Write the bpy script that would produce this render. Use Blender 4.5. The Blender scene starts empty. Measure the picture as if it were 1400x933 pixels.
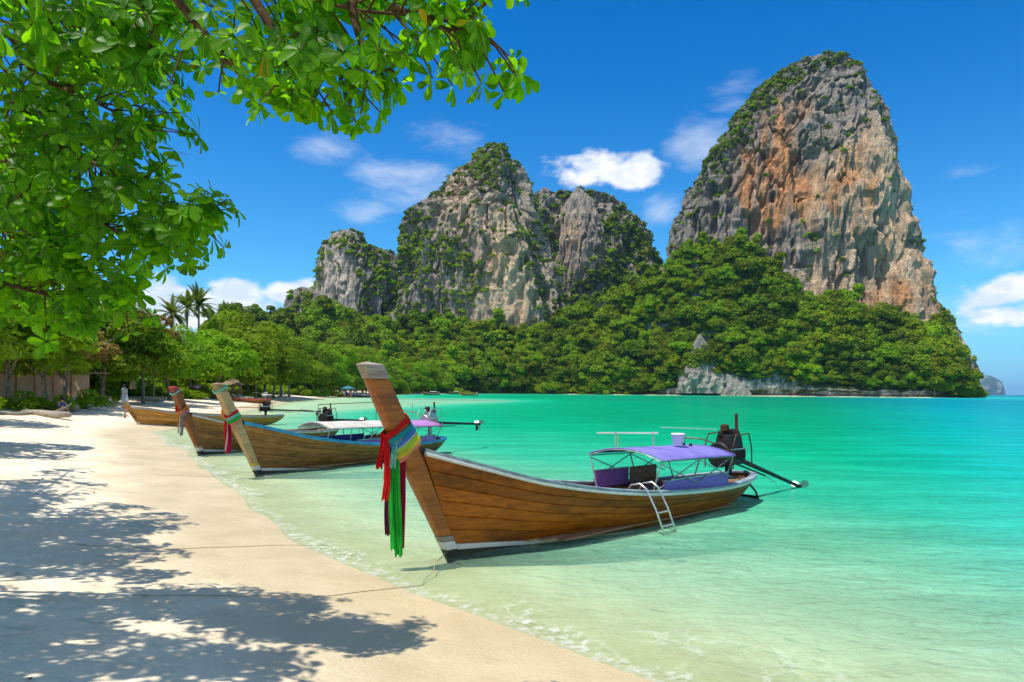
import bpy, bmesh, math, random
import numpy as np
from mathutils import Vector, Matrix

random.seed(7)
RNG = np.random.default_rng(7)
scene = bpy.context.scene
COL = scene.collection
R = math.radians

# ------------------------------------------------------------------ camera
CAM_H = 2.2
FPX = 933.0                      # focal length in pixels of the 1400 px wide photograph
HORIZON = 534.3
ROLL = R(0.47)
cam_data = bpy.data.cameras.new('camera')
cam_data.sensor_width = 36.0
cam_data.lens = FPX / 1400.0 * 36.0
cam_data.shift_y = (HORIZON - 466.5) / 1400.0
cam_data.clip_start = 0.05
cam_data.clip_end = 40000.0
cam = bpy.data.objects.new('camera', cam_data)
COL.objects.link(cam)
cam.matrix_world = (Matrix.Translation((0, 0, CAM_H)) @ Matrix.Rotation(R(90), 4, 'X') @ Matrix.Rotation(ROLL, 4, 'Z'))
scene.camera = cam

# ------------------------------------------------------------------ sun and sky
SUN_VEC = Vector((-0.30, -0.20, 0.933)).normalized()      # from the scene towards the sun
sun_data = bpy.data.lights.new('sun', 'SUN')
sun_data.energy = 5.0
sun_data.angle = R(0.53)
sun_data.color = (1.0, 0.955, 0.88)
sun = bpy.data.objects.new('sun', sun_data)
COL.objects.link(sun)
sun.rotation_euler = SUN_VEC.to_track_quat('Z', 'Y').to_euler()

scene.view_settings.view_transform = 'Standard'
scene.view_settings.look = 'None'
scene.view_settings.exposure = 0.2
scene.view_settings.gamma = 1.0
scene.cycles.use_denoising = True
scene.cycles.max_bounces = 8
scene.cycles.transparent_max_bounces = 12
scene.cycles.diffuse_bounces = 3
scene.cycles.glossy_bounces = 3
scene.cycles.volume_bounces = 0
scene.cycles.caustics_reflective = False
scene.cycles.caustics_refractive = False
scene.cycles.sample_clamp_indirect = 6.0


def pix_dir(px, py):
    """direction of a photograph pixel, scaled so that its y component is 1"""
    dx, dz = (px - 700.0) / FPX, -(py - HORIZON) / FPX
    c, s = math.cos(ROLL), math.sin(ROLL)
    return dx * c - dz * s, 1.0, dx * s + dz * c


def P(px, py, y):
    d = pix_dir(px, py)
    return Vector((d[0] * y, y, CAM_H + d[2] * y))


# ------------------------------------------------------------------ node helpers
class NT:
    def __init__(self, tree):
        self.t = tree
        self.n = tree.nodes
        self.l = tree.links

    def new(self, kind, **kw):
        nd = self.n.new(kind)
        for k, v in kw.items():
            setattr(nd, k, v)
        return nd

    def put(self, sock, val):
        if isinstance(val, bpy.types.NodeSocket):
            self.l.new(val, sock)
        elif isinstance(val, (tuple, list)) and len(val) == 3 and sock.type == 'RGBA':
            sock.default_value = (*val, 1)
        else:
            sock.default_value = val

    def math(self, op, a, b=0.0, c=0.0, clamp=False):
        nd = self.new('ShaderNodeMath', operation=op, use_clamp=clamp)
        for i, v in enumerate((a, b, c)):
            self.put(nd.inputs[i], v)
        return nd.outputs[0]

    def vmath(self, op, a, b=(0, 0, 0), scale=None):
        nd = self.new('ShaderNodeVectorMath', operation=op)
        self.put(nd.inputs[0], a)
        if op != 'LENGTH' and op != 'SCALE':
            self.put(nd.inputs[1], b)
        if scale is not None:
            self.put(nd.inputs['Scale'], scale)
        return nd.outputs['Value'] if op in ('LENGTH', 'DOT_PRODUCT', 'DISTANCE') else nd.outputs[0]

    def mix(self, fac, a, b, mode='MIX'):
        nd = self.new('ShaderNodeMix', data_type='RGBA', blend_type=mode)
        nd.clamp_factor = True
        self.put(nd.inputs['Factor'], fac)
        self.put(nd.inputs[6], a)
        self.put(nd.inputs[7], b)
        return nd.outputs[2]

    def noise(self, vec, scale, detail=4.0, rough=0.55, dist=0.0, color=False):
        nd = self.new('ShaderNodeTexNoise')
        if vec is not None:
            self.l.new(vec, nd.inputs['Vector'])
        nd.inputs['Scale'].default_value = scale
        nd.inputs['Detail'].default_value = detail
        nd.inputs['Roughness'].default_value = rough
        nd.inputs['Distortion'].default_value = dist
        return nd.outputs['Color' if color else 'Fac']

    def step(self, v, lo, hi):
        nd = self.new('ShaderNodeMapRange', interpolation_type='SMOOTHSTEP')
        self.put(nd.inputs['Value'], v)
        self.put(nd.inputs['From Min'], lo)
        self.put(nd.inputs['From Max'], hi)
        return nd.outputs['Result']

    def mapping(self, vec, scale=(1, 1, 1), rot=(0, 0, 0)):
        nd = self.new('ShaderNodeMapping')
        self.l.new(vec, nd.inputs['Vector'])
        nd.inputs['Scale'].default_value = scale
        nd.inputs['Rotation'].default_value = rot
        return nd.outputs[0]

    def coord(self, which='Object'):
        return self.new('ShaderNodeTexCoord').outputs[which]

    def attr(self, name, out='Fac'):
        nd = self.new('ShaderNodeAttribute', attribute_name=name)
        return nd.outputs[out]

    def bump(self, height, strength, dist=0.1):
        nd = self.new('ShaderNodeBump')
        self.put(nd.inputs['Height'], height)
        nd.inputs['Strength'].default_value = strength
        nd.inputs['Distance'].default_value = dist
        return nd.outputs[0]


def new_mat(name):
    m = bpy.data.materials.new(name)
    m.use_nodes = True
    m.node_tree.nodes.clear()
    nt = NT(m.node_tree)
    out = nt.new('ShaderNodeOutputMaterial')
    return m, nt, out


def principled(nt, out, color, rough=0.6, spec=0.3, normal=None, metallic=0.0):
    b = nt.new('ShaderNodeBsdfPrincipled')
    nt.put(b.inputs['Base Color'], color)
    nt.put(b.inputs['Roughness'], rough)
    nt.put(b.inputs['Specular IOR Level'], spec)
    nt.put(b.inputs['Metallic'], metallic)
    if normal is not None:
        nt.l.new(normal, b.inputs['Normal'])
    nt.l.new(b.outputs[0], out.inputs['Surface'])
    return b


def simple_mat(name, color, rough=0.6, spec=0.3, var=0.25, scale=6.0, bump=0.2, metallic=0.0, wear=None, stretch=(1, 1, 1)):
    """painted / cloth / metal surface: a base colour with mottling, wear and fine relief"""
    m, nt, out = new_mat(name)
    co = nt.mapping(nt.coord(), stretch)
    n1 = nt.noise(co, scale, 6.0, 0.65)
    c = nt.mix(nt.step(n1, 0.3, 0.7), tuple(x * (1 - var) for x in color), tuple(min(1, x * (1 + var)) for x in color))
    if wear:
        n2 = nt.noise(co, scale * 3.1, 8.0, 0.7)
        c = nt.mix(nt.step(n2, 0.58, 0.68), c, wear)
    nrm = nt.bump(nt.noise(co, scale * 6, 5.0), bump, 0.01) if bump else None
    principled(nt, out, c, rough, spec, nrm, metallic)
    return m


# ------------------------------------------------------------------ mesh helpers
def np_mesh(name, verts, quads=None, tris=None, smooth=False):
    me = bpy.data.meshes.new(name)
    verts = np.asarray(verts, dtype=np.float32).reshape(-1, 3)
    me.vertices.add(len(verts))
    me.vertices.foreach_set('co', verts.ravel())
    loops, starts, totals, off = [], [], [], 0
    for arr, k in ((quads, 4), (tris, 3)):
        if arr is None or len(arr) == 0:
            continue
        arr = np.asarray(arr, dtype=np.int32).reshape(-1, k)
        loops.append(arr.ravel())
        starts.append(off + np.arange(len(arr), dtype=np.int32) * k)
        totals.append(np.full(len(arr), k, np.int32))
        off += arr.size
    if loops:
        loops = np.concatenate(loops)
        starts = np.concatenate(starts)
        totals = np.concatenate(totals)
        me.loops.add(len(loops))
        me.loops.foreach_set('vertex_index', loops)
        me.polygons.add(len(starts))
        me.polygons.foreach_set('loop_start', starts)
        me.polygons.foreach_set('loop_total', totals)
        me.polygons.foreach_set('use_smooth', np.full(len(starts), smooth))
    me.update(calc_edges=True)
    me.validate()
    return me


def float_attr(me, name, vals):
    a = me.attributes.new(name, 'FLOAT', 'POINT')
    a.data.foreach_set('value', np.asarray(vals, np.float32))


def color_attr(me, name, vals):
    a = me.attributes.new(name, 'FLOAT_COLOR', 'POINT')
    v = np.ones((len(vals), 4), np.float32)
    v[:, :3] = vals
    a.data.foreach_set('color', v.ravel())


def grid_quads(nr, nc, wrap=False):
    i = np.arange(nr - 1)[:, None]
    j = np.arange(nc if wrap else nc - 1)[None, :]
    a = i * nc + j
    b = i * nc + (j + 1) % nc
    return np.stack([a, b, b + nc, a + nc], -1).reshape(-1, 4)


def tag(o, label=None, cat=None, group=None, kind=None):
    if label:
        o['label'] = label
    if cat:
        o['category'] = cat
    if group:
        o['group'] = group
    if kind:
        o['kind'] = kind
    return o


def link(name, data, mat=None, parent=None, loc=None, rot=None, scale=None):
    o = bpy.data.objects.new(name, data)
    COL.objects.link(o)
    if mat is not None and data is not None and not data.materials:
        data.materials.append(mat)
    if parent is not None:
        o.parent = parent
    if loc is not None:
        o.location = loc
    if rot is not None:
        o.rotation_euler = rot
    if scale is not None:
        o.scale = scale if hasattr(scale, '__len__') else (scale,) * 3
    return o


def empty(name, loc=(0, 0, 0), rz=0.0, scale=1.0):
    o = bpy.data.objects.new(name, None)
    o.empty_display_size = 0.2
    COL.objects.link(o)
    o.location = loc
    o.rotation_euler = (0, 0, rz)
    o.scale = (scale,) * 3
    return o


class MB:
    """collects verts and faces for one mesh"""
    def __init__(self):
        self.v, self.f = [], []

    def add(self, verts, faces):
        o = len(self.v)
        self.v += [tuple(p) for p in verts]
        self.f += [tuple(o + i for i in fc) for fc in faces]
        return self

    def box(self, c, size, rot=None, taper=1.0):
        hx, hy, hz = size[0] / 2, size[1] / 2, size[2] / 2
        pts = []
        for sz in (-1, 1):
            k = taper if sz > 0 else 1.0
            for sx, sy in ((-1, -1), (1, -1), (1, 1), (-1, 1)):
                pts.append(Vector((sx * hx * k, sy * hy * k, sz * hz)))
        if rot is not None:
            pts = [rot @ p for p in pts]
        pts = [p + Vector(c) for p in pts]
        return self.add(pts, [(3, 2, 1, 0), (4, 5, 6, 7), (0, 1, 5, 4), (1, 2, 6, 5), (2, 3, 7, 6), (3, 0, 4, 7)])

    def beam(self, a, b, w, h=None, up=(0, 0, 1)):
        a, b = Vector(a), Vector(b)
        h = h or w
        d = (b - a).normalized()
        s = d.cross(Vector(up))
        if s.length < 1e-4:
            s = d.cross(Vector((1, 0, 0)))
        s.normalize()
        u = s.cross(d)
        pts = []
        for p in (a, b):
            for i, j in ((-1, -1), (1, -1), (1, 1), (-1, 1)):
                pts.append(p + s * (i * w / 2) + u * (j * h / 2))
        return self.add(pts, [(3, 2, 1, 0), (4, 5, 6, 7), (0, 1, 5, 4), (1, 2, 6, 5), (2, 3, 7, 6), (3, 0, 4, 7)])

    def tube(self, pts, rad, n=8, cap=True):
        pts = [Vector(p) for p in pts]
        if not hasattr(rad, '__len__'):
            rad = [rad] * len(pts)
        vs, fs = [], []
        prev = None
        for i, p in enumerate(pts):
            d = (pts[min(i + 1, len(pts) - 1)] - pts[max(i - 1, 0)]).normalized()
            if prev is None:
                s = d.orthogonal().normalized()
            else:
                s = (prev - d * prev.dot(d))
                s = s.normalized() if s.length > 1e-5 else d.orthogonal().normalized()
            prev = s
            u = d.cross(s)
            for k in range(n):
                t = 2 * math.pi * k / n
                vs.append(p + (s * math.cos(t) + u * math.sin(t)) * rad[i])
        for i in range(len(pts) - 1):
            for k in range(n):
                fs.append((i * n + k, i * n + (k + 1) % n, (i + 1) * n + (k + 1) % n, (i + 1) * n + k))
        if cap:
            fs.append(tuple(reversed(range(n))))
            fs.append(tuple((len(pts) - 1) * n + k for k in range(n)))
        return self.add(vs, fs)

    def lathe(self, prof, c=(0, 0, 0), n=16, rot=None):
        vs, fs = [], []
        for r, z in prof:
            for k in range(n):
                t = 2 * math.pi * k / n
                p = Vector((r * math.cos(t), r * math.sin(t), z))
                if rot is not None:
                    p = rot @ p
                vs.append(p + Vector(c))
        for i in range(len(prof) - 1):
            for k in range(n):
                fs.append((i * n + k, i * n + (k + 1) % n, (i + 1) * n + (k + 1) % n, (i + 1) * n + k))
        fs.append(tuple(reversed(range(n))))
        fs.append(tuple((len(prof) - 1) * n + k for k in range(n)))
        return self.add(vs, fs)

    def mesh(self, name, smooth=False, bevel=0.0):
        me = bpy.data.meshes.new(name)
        me.from_pydata(self.v, [], self.f)
        if bevel:
            bm = bmesh.new()
            bm.from_mesh(me)
            bmesh.ops.recalc_face_normals(bm, faces=bm.faces)
            es = [e for e in bm.edges if len(e.link_faces) == 2 and e.calc_face_angle(0) > 0.6]
            bmesh.ops.bevel(bm, geom=es, offset=bevel, segments=1, affect='EDGES')
            bm.to_mesh(me)
            bm.free()
        if smooth:
            me.polygons.foreach_set('use_smooth', [True] * len(me.polygons))
        me.update()
        return me

    def build(self, name, mat, parent=None, smooth=False, bevel=0.0, loc=None):
        return link(name, self.mesh(name, smooth, bevel), mat, parent, loc)


# ------------------------------------------------------------------ numpy noise
def _hash(ix, iy, iz, seed):
    h = (ix.astype(np.uint32) * np.uint32(374761393)) ^ (iy.astype(np.uint32) * np.uint32(668265263)) ^ (iz.astype(np.uint32) * np.uint32(2147483647)) ^ np.uint32(seed * 1013904223 & 0xffffffff)
    h = (h ^ (h >> np.uint32(13))) * np.uint32(1274126177)
    h = (h ^ (h >> np.uint32(16))) * np.uint32(2246822519)
    h = h ^ (h >> np.uint32(15))
    return (h & np.uint32(0xffffff)).astype(np.float32) / np.float32(0x7fffff) - 1.0


def vnoise(x, y, z, seed=0):
    x, y, z = (np.asarray(v, np.float32) for v in np.broadcast_arrays(x, y, z))
    ix, iy, iz = np.floor(x).astype(np.int64), np.floor(y).astype(np.int64), np.floor(z).astype(np.int64)
    fx, fy, fz = x - ix, y - iy, z - iz
    fx, fy, fz = (t * t * t * (t * (t * 6 - 15) + 10) for t in (fx, fy, fz))
    r = 0
    for a in (0, 1):
        wx = fx if a else 1 - fx
        for b in (0, 1):
            wy = fy if b else 1 - fy
            for c in (0, 1):
                wz = fz if c else 1 - fz
                r = r + wx * wy * wz * _hash(ix + a, iy + b, iz + c, seed)
    return r


def fbm(x, y, z, octaves=4, seed=0, gain=0.5, lac=2.03):
    r, a, f, tot = 0, 1.0, 1.0, 0
    for o in range(octaves):
        r = r + a * vnoise(x * f + 17.3 * o, y * f - 9.1 * o, z * f + 5.7 * o, seed + o * 31)
        tot += a
        a *= gain
        f *= lac
    return r / tot


def sstep(x, a, b):
    t = np.clip((x - a) / (b - a), 0, 1)
    return t * t * (3 - 2 * t)


def hermite(xs, ys, q):
    """smooth curve through a table"""
    xs, ys, q = np.asarray(xs, float), np.asarray(ys, float), np.asarray(q, float)
    d = np.diff(ys) / np.diff(xs)
    m = np.zeros_like(ys)
    m[0], m[-1] = d[0], d[-1]
    for i in range(1, len(xs) - 1):
        m[i] = 0 if d[i - 1] * d[i] <= 0 else 2 * d[i - 1] * d[i] / (d[i - 1] + d[i])
    i = np.clip(np.searchsorted(xs, q, side='right') - 1, 0, len(xs) - 2)
    h = xs[i + 1] - xs[i]
    t = np.clip((q - xs[i]) / h, 0, 1)
    return ((2 * t**3 - 3 * t**2 + 1) * ys[i] + (t**3 - 2 * t**2 + t) * h * m[i] + (-2 * t**3 + 3 * t**2) * ys[i + 1] + (t**3 - t**2) * h * m[i + 1])


def project(x, y, z):
    """world points to photograph pixels (authoring aid for where stone and scrub lie on the cliffs)"""
    c, s = math.cos(ROLL), math.sin(ROLL)
    a, b = x / y, (z - CAM_H) / y
    dx, dz = a * c + b * s, -a * s + b * c
    return 700 + dx * FPX, HORIZON - dz * FPX


# ------------------------------------------------------------------ world: sky with clouds
world = bpy.data.worlds.new('World')
scene.world = world
world.use_nodes = True
world.node_tree.nodes.clear()
nt = NT(world.node_tree)
wout = nt.new('ShaderNodeOutputWorld')
bg = nt.new('ShaderNodeBackground')
bg.inputs['Strength'].default_value = 0.108
sky = nt.new('ShaderNodeTexSky', sky_type='NISHITA', sun_disc=False)
sky.sun_elevation = math.asin(SUN_VEC.z)
sky.sun_rotation = math.atan2(SUN_VEC.x, SUN_VEC.y)
sky.air_density = 1.0
sky.dust_density = 0.0
sky.ozone_density = 2.0
hs = nt.new('ShaderNodeHueSaturation')
hs.inputs['Saturation'].default_value = 1.15
hs.inputs['Value'].default_value = 1.0
nt.l.new(sky.outputs[0], hs.inputs['Color'])
dirv = nt.coord('Generated')
warp = nt.vmath('SCALE', nt.vmath('SUBTRACT', nt.noise(dirv, 5.0, 3.0, color=True), (0.5, 0.5, 0.5)), scale=0.10)
wdir = nt.vmath('ADD', dirv, warp)
puff = nt.noise(nt.mapping(dirv, (1, 1, 1.7)), 13.0, 8.0, 0.58)
wisp = nt.noise(nt.mapping(wdir, (1, 1, 3.2), (0, R(16), 0)), 7.0, 7.0, 0.62)


def sky_blob(px, py, wx, wy):
    d = Vector(pix_dir(px, py)).normalized()
    rel = nt.vmath('SUBTRACT', dirv, tuple(d))
    rel = nt.vmath('MULTIPLY', rel, (FPX / wx, FPX / wx, FPX / wy))
    return nt.step(nt.vmath('LENGTH', rel), 1.0, 0.0)


def total(items):
    r = items[0]
    for b in items[1:]:
        r = nt.math('MAXIMUM', r, b)
    return r


cum = total([sky_blob(*b) for b in ((812, 225, 95, 58), (865, 240, 70, 45), (1372, 398, 80, 42), (1385, 430, 90, 26), (1500, 400, 160, 60),
                                    (320, 398, 75, 36), (385, 402, 60, 30), (215, 405, 90, 40), (120, 410, 120, 45), (-120, 405, 170, 50), (275, 430, 150, 40), (415, 400, 75, 28), (300, 412, 170, 36))])
thin = total([sky_blob(*b) for b in ((610, 190, 110, 45), (500, 292, 85, 38), (435, 205, 90, 40), (960, 195, 110, 60), (905, 290, 60, 40), (1010, 130, 90, 40), (1330, 235, 90, 30),
                                     (560, 250, 160, 70), (1340, 330, 140, 60), (1290, 440, 130, 50))])
# denser broken cloud added out of view, whitening the blue skylight in shadows
sep = nt.new('ShaderNodeSeparateXYZ')
nt.l.new(dirv, sep.inputs[0])
behind = nt.step(sep.outputs['Y'], 0.45, 0.2)
far_noise = nt.step(nt.noise(dirv, 2.6, 5.0), 0.47, 0.60)
behind = nt.math('MAXIMUM', behind, nt.step(sep.outputs['Z'], 0.52, 0.66))
fill_cloud = nt.math('MULTIPLY', far_noise, behind)
cum = nt.math('MAXIMUM', cum, nt.math('MULTIPLY', fill_cloud, 0.9))
c1 = nt.step(nt.math('ADD', nt.math('MULTIPLY', cum, 0.85), nt.math('MULTIPLY', nt.math('SUBTRACT', puff, 0.5), 1.9)), 0.30, 0.72)
c2 = nt.math('MULTIPLY', nt.step(nt.math('ADD', nt.math('MULTIPLY', thin, 0.6), nt.math('MULTIPLY', nt.math('SUBTRACT', wisp, 0.5), 1.6)), 0.28, 0.9), 0.38)
c1 = nt.math('MULTIPLY', c1, nt.step(cum, 0.0, 0.25))
c2 = nt.math('MULTIPLY', c2, nt.step(thin, 0.0, 0.35))
cloud = nt.math('MAXIMUM', nt.math('MULTIPLY', c1, 0.92), c2)
shade = nt.step(nt.noise(nt.mapping(dirv, (1, 1, 2.2)), 22.0, 5.0), 0.35, 0.65)
ccol = nt.mix(shade, (6.6, 7.3, 8.2), (9.6, 9.5, 9.4))
up = nt.step(sep.outputs['Z'], -0.02, 0.52)
grade = nt.mix(up, (0.55, 1.18, 1.42), (0.0, 0.80, 1.36))
skyc = nt.mix(1.0, hs.outputs[0], grade, 'MULTIPLY')
low = nt.step(sep.outputs['Z'], 0.16, -0.01)
skyc = nt.mix(nt.math('MULTIPLY', low, 0.85), skyc, (1.7, 4.6, 7.6))
nt.l.new(nt.mix(cloud, skyc, ccol), bg.inputs['Color'])
nt.l.new(bg.outputs[0], wout.inputs['Surface'])

# ------------------------------------------------------------------ the lie of the land
COAST = [(2000, -9000), (120, -260), (34, -46), (13, -10), (6.6, -1.0), (3.0, 2.9), (1.1, 5.17), (0.0, 6.3), (-1.11, 7.4), (-2.7, 9.4),
         (-4.6, 12.4), (-7.3, 16.8), (-10.3, 21.8), (-13.6, 27.0), (-16.9, 32), (-19.6, 40), (-22.5, 54), (-27.5, 72), (-33, 95), (-39, 124), (-46, 170), (-50, 220), (-52, 280),
         (-47, 345), (-34, 410), (-14, 455), (10, 466), (49, 460), (141, 440), (205, 425), (262, 411), (280, 425), (300, 480), (300, 560), (230, 650),
         (-300, 1100), (-3000, 3500), (-12000, 9000)]
LAND = COAST + [(-12000, -9000)]


def coast_distance(x, y):
    """signed distance to the waterline, positive on land"""
    best = np.full(x.shape, 1e12)
    inside = np.zeros(x.shape, bool)
    for i in range(len(LAND)):
        (ax, ay), (bx, by) = LAND[i], LAND[(i + 1) % len(LAND)]
        cross = ((ay > y) != (by > y))
        if by != ay:
            xi = ax + (y - ay) / (by - ay) * (bx - ax)
            inside ^= cross & (x < xi)
        if i < len(COAST) - 1:
            dx, dy = bx - ax, by - ay
            t = np.clip(((x - ax) * dx + (y - ay) * dy) / (dx * dx + dy * dy), 0, 1)
            best = np.minimum(best, (x - ax - t * dx) ** 2 + (y - ay - t * dy) ** 2)
    d = np.sqrt(best)
    return np.where(inside, d, -d)


DL = [0, 1, 3, 6, 10, 16, 30, 60, 20000]
HL = [0, .07, .26, .55, .86, 1.2, 1.7, 2.0, 2.4]
DS = [0, 1.5, 4, 8, 14, 25, 50, 120, 300, 20000]
HS = [0, .12, .36, .72, 1.15, 1.75, 2.7, 4.6, 8.0, 16.0]


def ground_height(x, y, rough=True):
    x, y = np.asarray(x, float), np.asarray(y, float)
    d = coast_distance(x, y)
    wob = 0.35 * fbm(x * 0.35, y * 0.35, 0, 3, 5) * np.clip(np.hypot(x, y) / 20, 0.35, 3)
    d = d + wob
    h = np.where(d > 0, hermite(DL, HL, np.maximum(d, 0)), -hermite(DS, HS, np.maximum(-d, 0)))
    if rough:
        dry = sstep(d, 1.5, 5)
        h = h + dry * (0.035 * fbm(x * 1.1, y * 1.1, 0, 4, 11) + 0.012 * fbm(x * 6, y * 6, 0, 2, 12))
        # sand bars under the far shallows
        bar = np.exp(-(((x + 12) / 26) ** 2 + ((y - 150) / 45) ** 2)) + 0.8 * np.exp(-(((x + 30) / 14) ** 2 + ((y - 95) / 22) ** 2))
        h = h + np.where(d < 0, np.minimum(bar * 2.2, np.maximum(-h - 0.16, 0) * 0.85), 0)
    return h, d


def ground_at(x, y):
    h, _ = ground_height(np.array([float(x)]), np.array([float(y)]))
    return float(h[0])


def polar_grid(nr, rmin, rmax, front=340, back=90):
    a = np.concatenate([np.linspace(-58, 58, front, endpoint=False), np.linspace(58, 302, back, endpoint=False)])
    r = np.concatenate([[0.0], np.geomspace(rmin, rmax, nr - 1)])
    aa, rr = np.meshgrid(np.radians(a), r)
    return (np.sin(aa) * rr).ravel(), (np.cos(aa) * rr).ravel(), len(a)


gx, gy, nc = polar_grid(400, 0.4, 14000)
gz, gd = ground_height(gx, gy)
gm = np_mesh('beach', np.stack([gx, gy, gz], 1), grid_quads(400, nc, True), smooth=True)
float_attr(gm, 'shore', gd)

m_sand, nt, out = new_mat('sand')
co = nt.coord()
shore = nt.attr('shore')
grain = nt.noise(co, 160.0, 3.0, 0.7)
blotch = nt.noise(co, 0.9, 6.0, 0.62)
c = nt.mix(nt.step(blotch, 0.32, 0.68), (0.73, 0.605, 0.415), (0.86, 0.735, 0.53))
c = nt.mix(nt.math('MULTIPLY', nt.step(grain, 0.54, 0.72), 0.5), c, (0.36, 0.28, 0.2))
c = nt.mix(nt.math('MULTIPLY', nt.step(nt.noise(co, 38.0, 5.0, 0.7), 0.52, 0.70), 0.30), c, (0.46, 0.36, 0.25))
wob = nt.math('ADD', shore, nt.math('MULTIPLY', nt.math('SUBTRACT', nt.noise(co, 0.55, 4.0), 0.5), 2.2))
wet = nt.math('MULTIPLY', nt.step(wob, 3.0, 1.2), nt.step(shore, -2.5, -0.2))
c = nt.mix(wet, c, nt.mix(nt.step(blotch, 0.3, 0.7), (0.54, 0.425, 0.24), (0.65, 0.52, 0.31)))
# bits of dry leaf, twig and shell fragments
specks = nt.new('ShaderNodeTexVoronoi')
nt.l.new(nt.vmath('ADD', co, nt.vmath('SCALE', nt.noise(co, 30.0, 2.0, color=True), scale=0.03)), specks.inputs['Vector'])
specks.inputs['Scale'].default_value = 5.5
sp = nt.math('MULTIPLY', nt.step(specks.outputs['Distance'], 0.075, 0.03), nt.step(nt.noise(co, 1.6, 3.0), 0.5, 0.62))
sp = nt.math('MULTIPLY', sp, nt.step(shore, 2.5, 5.0))
c = nt.mix(sp, c, (0.12, 0.085, 0.055))
forest_floor = nt.math('MULTIPLY', nt.step(nt.math('ADD', shore, nt.math('MULTIPLY', nt.noise(co, 0.25, 3.0), 8.0)), 17.0, 24.0), 0.85)
c = nt.mix(forest_floor, c, (0.13, 0.10, 0.055))
foot = nt.noise(co, 3.4, 4.0, 0.55, 0.4)
ripp = nt.noise(co, 22.0, 5.0, 0.6)
prints = nt.new('ShaderNodeTexVoronoi', feature='SMOOTH_F1')
nt.l.new(nt.vmath('ADD', nt.mapping(co, (1, 1.5, 1), (0, 0, R(35))), nt.vmath('SCALE', nt.noise(co, 4.0, 2.0, color=True), scale=0.25)), prints.inputs['Vector'])
prints.inputs['Scale'].default_value = 2.3
dent = nt.math('MULTIPLY', nt.step(prints.outputs['Distance'], 0.10, 0.34), nt.step(nt.noise(co, 0.35, 2.0), 0.42, 0.55))
foot = nt.math('ADD', foot, nt.math('MULTIPLY', dent, 0.55))
hgt = nt.math('ADD', nt.math('MULTIPLY', foot, nt.math('SUBTRACT', 1.0, nt.math('MULTIPLY', wet, 0.85))), nt.math('MULTIPLY', nt.math('ADD', ripp, nt.math('MULTIPLY', grain, 0.35)), 0.16))
rough = nt.math('SUBTRACT', 0.95, nt.math('MULTIPLY', wet, 0.5))
principled(nt, out, c, rough, nt.math('MULTIPLY', wet, 0.35), nt.bump(hgt, 0.95, 0.09))
tag(link('beach', gm, m_sand), 'pale sand beach sloping under the clear water', kind='structure')

# ------------------------------------------------------------------ sea
sx, sy, nc = polar_grid(430, 0.6, 30000, 380, 90)
sd_h, sd_d = ground_height(sx, sy)
depth = -sd_h
near = np.exp(-np.hypot(sx, sy) / 60)
edge = np.clip(depth / 0.25, 0, 1)
sz = near * edge * (0.035 * fbm(sx * 0.5 + sy * 0.5, (sy - sx) * 1.2, 0, 3, 21) + 0.020 * fbm(sx * 2.4, sy * 2.8, 0.5, 2, 23))
# the small breaking ripple that runs along the waterline
sz = sz + near * 0.035 * np.exp(-((depth - 0.035 - 0.02 * fbm(sx * .8, sy * .8, 0, 2, 29)) / 0.022) ** 2)
sq = grid_quads(430, nc, True)
keep = (depth[sq].max(1) > -0.06)
used = np.unique(sq[keep])
remap = np.full(len(sx), -1)
remap[used] = np.arange(len(used))
sm = np_mesh('sea', np.stack([sx, sy, sz], 1)[used], remap[sq[keep]], smooth=True)
patch = fbm(sx * 0.02, sy * 0.009, 0, 4, 33)
patch2 = fbm(sx * 0.11, sy * 0.035, 0, 3, 35)
dd = depth * (1 + 0.30 * patch + 0.22 * patch2)
open_sea = sstep((sx - 0.40 * sy) / (4 + 0.26 * np.abs(sy)), 0.0, 1.0) * sstep(sx, 2, 7)
stops = [0, .17, .46, .86, 1.4, 2.3, 4.5, 9, 16]
cols = np.array([(.56, .58, .38), (.40, .58, .40), (.22, .50, .32), (.035, .43, .26), (.002, .345, .175), (.0, .27, .13), (.001, .19, .11), (.001, .135, .13), (.001, .085, .14)])
cyan = np.array([(.56, .58, .38), (.40, .59, .42), (.17, .52, .41), (.05, .46, .39), (.008, .40, .37), (.002, .33, .35), (.001, .245, .31), (.001, .16, .24), (.001, .10, .17)])
wc = np.stack([np.interp(dd, stops, cols[:, k]) for k in range(3)], 1)
wb = np.stack([np.interp(dd, stops, cyan[:, k]) for k in range(3)], 1)
wc = (wc + (wb - wc) * open_sea[:, None]) * np.array([0.9, 1.18, 1.14])
color_attr(sm, 'tint', wc[used])
float_attr(sm, 'depth', depth[used])

m_sea, nt, out = new_mat('sea_water')
co = nt.coord()
dep = nt.attr('depth')
tint = nt.attr('tint', 'Color')
w1 = nt.noise(nt.mapping(co, (0.55, 1.5, 1), (0, 0, R(28))), 1.5, 5.0, 0.6, 0.5)
w2 = nt.noise(nt.mapping(co, (0.7, 1.6, 1), (0, 0, R(12))), 5.0, 4.0, 0.6, 0.8)
w3 = nt.noise(nt.mapping(co, (0.12, 0.5, 1), (0, 0, R(8))), 0.9, 5.0, 0.6)
waves = nt.math('ADD', nt.math('ADD', nt.math('MULTIPLY', w1, 0.6), nt.math('MULTIPLY', w2, 0.22)), nt.math('MULTIPLY', w3, 1.0))
nrm = nt.bump(waves, 0.62, 0.22)
nrm_soft = nt.bump(nt.math('ADD', waves, nt.math('MULTIPLY', nt.noise(nt.mapping(co, (0.8, 1.5, 1), (0, 0, R(20))), 3.2, 4.0, 0.6, 1.0), 0.55)), 0.9, 0.34)
body = nt.new('ShaderNodeBsdfDiffuse')
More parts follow.
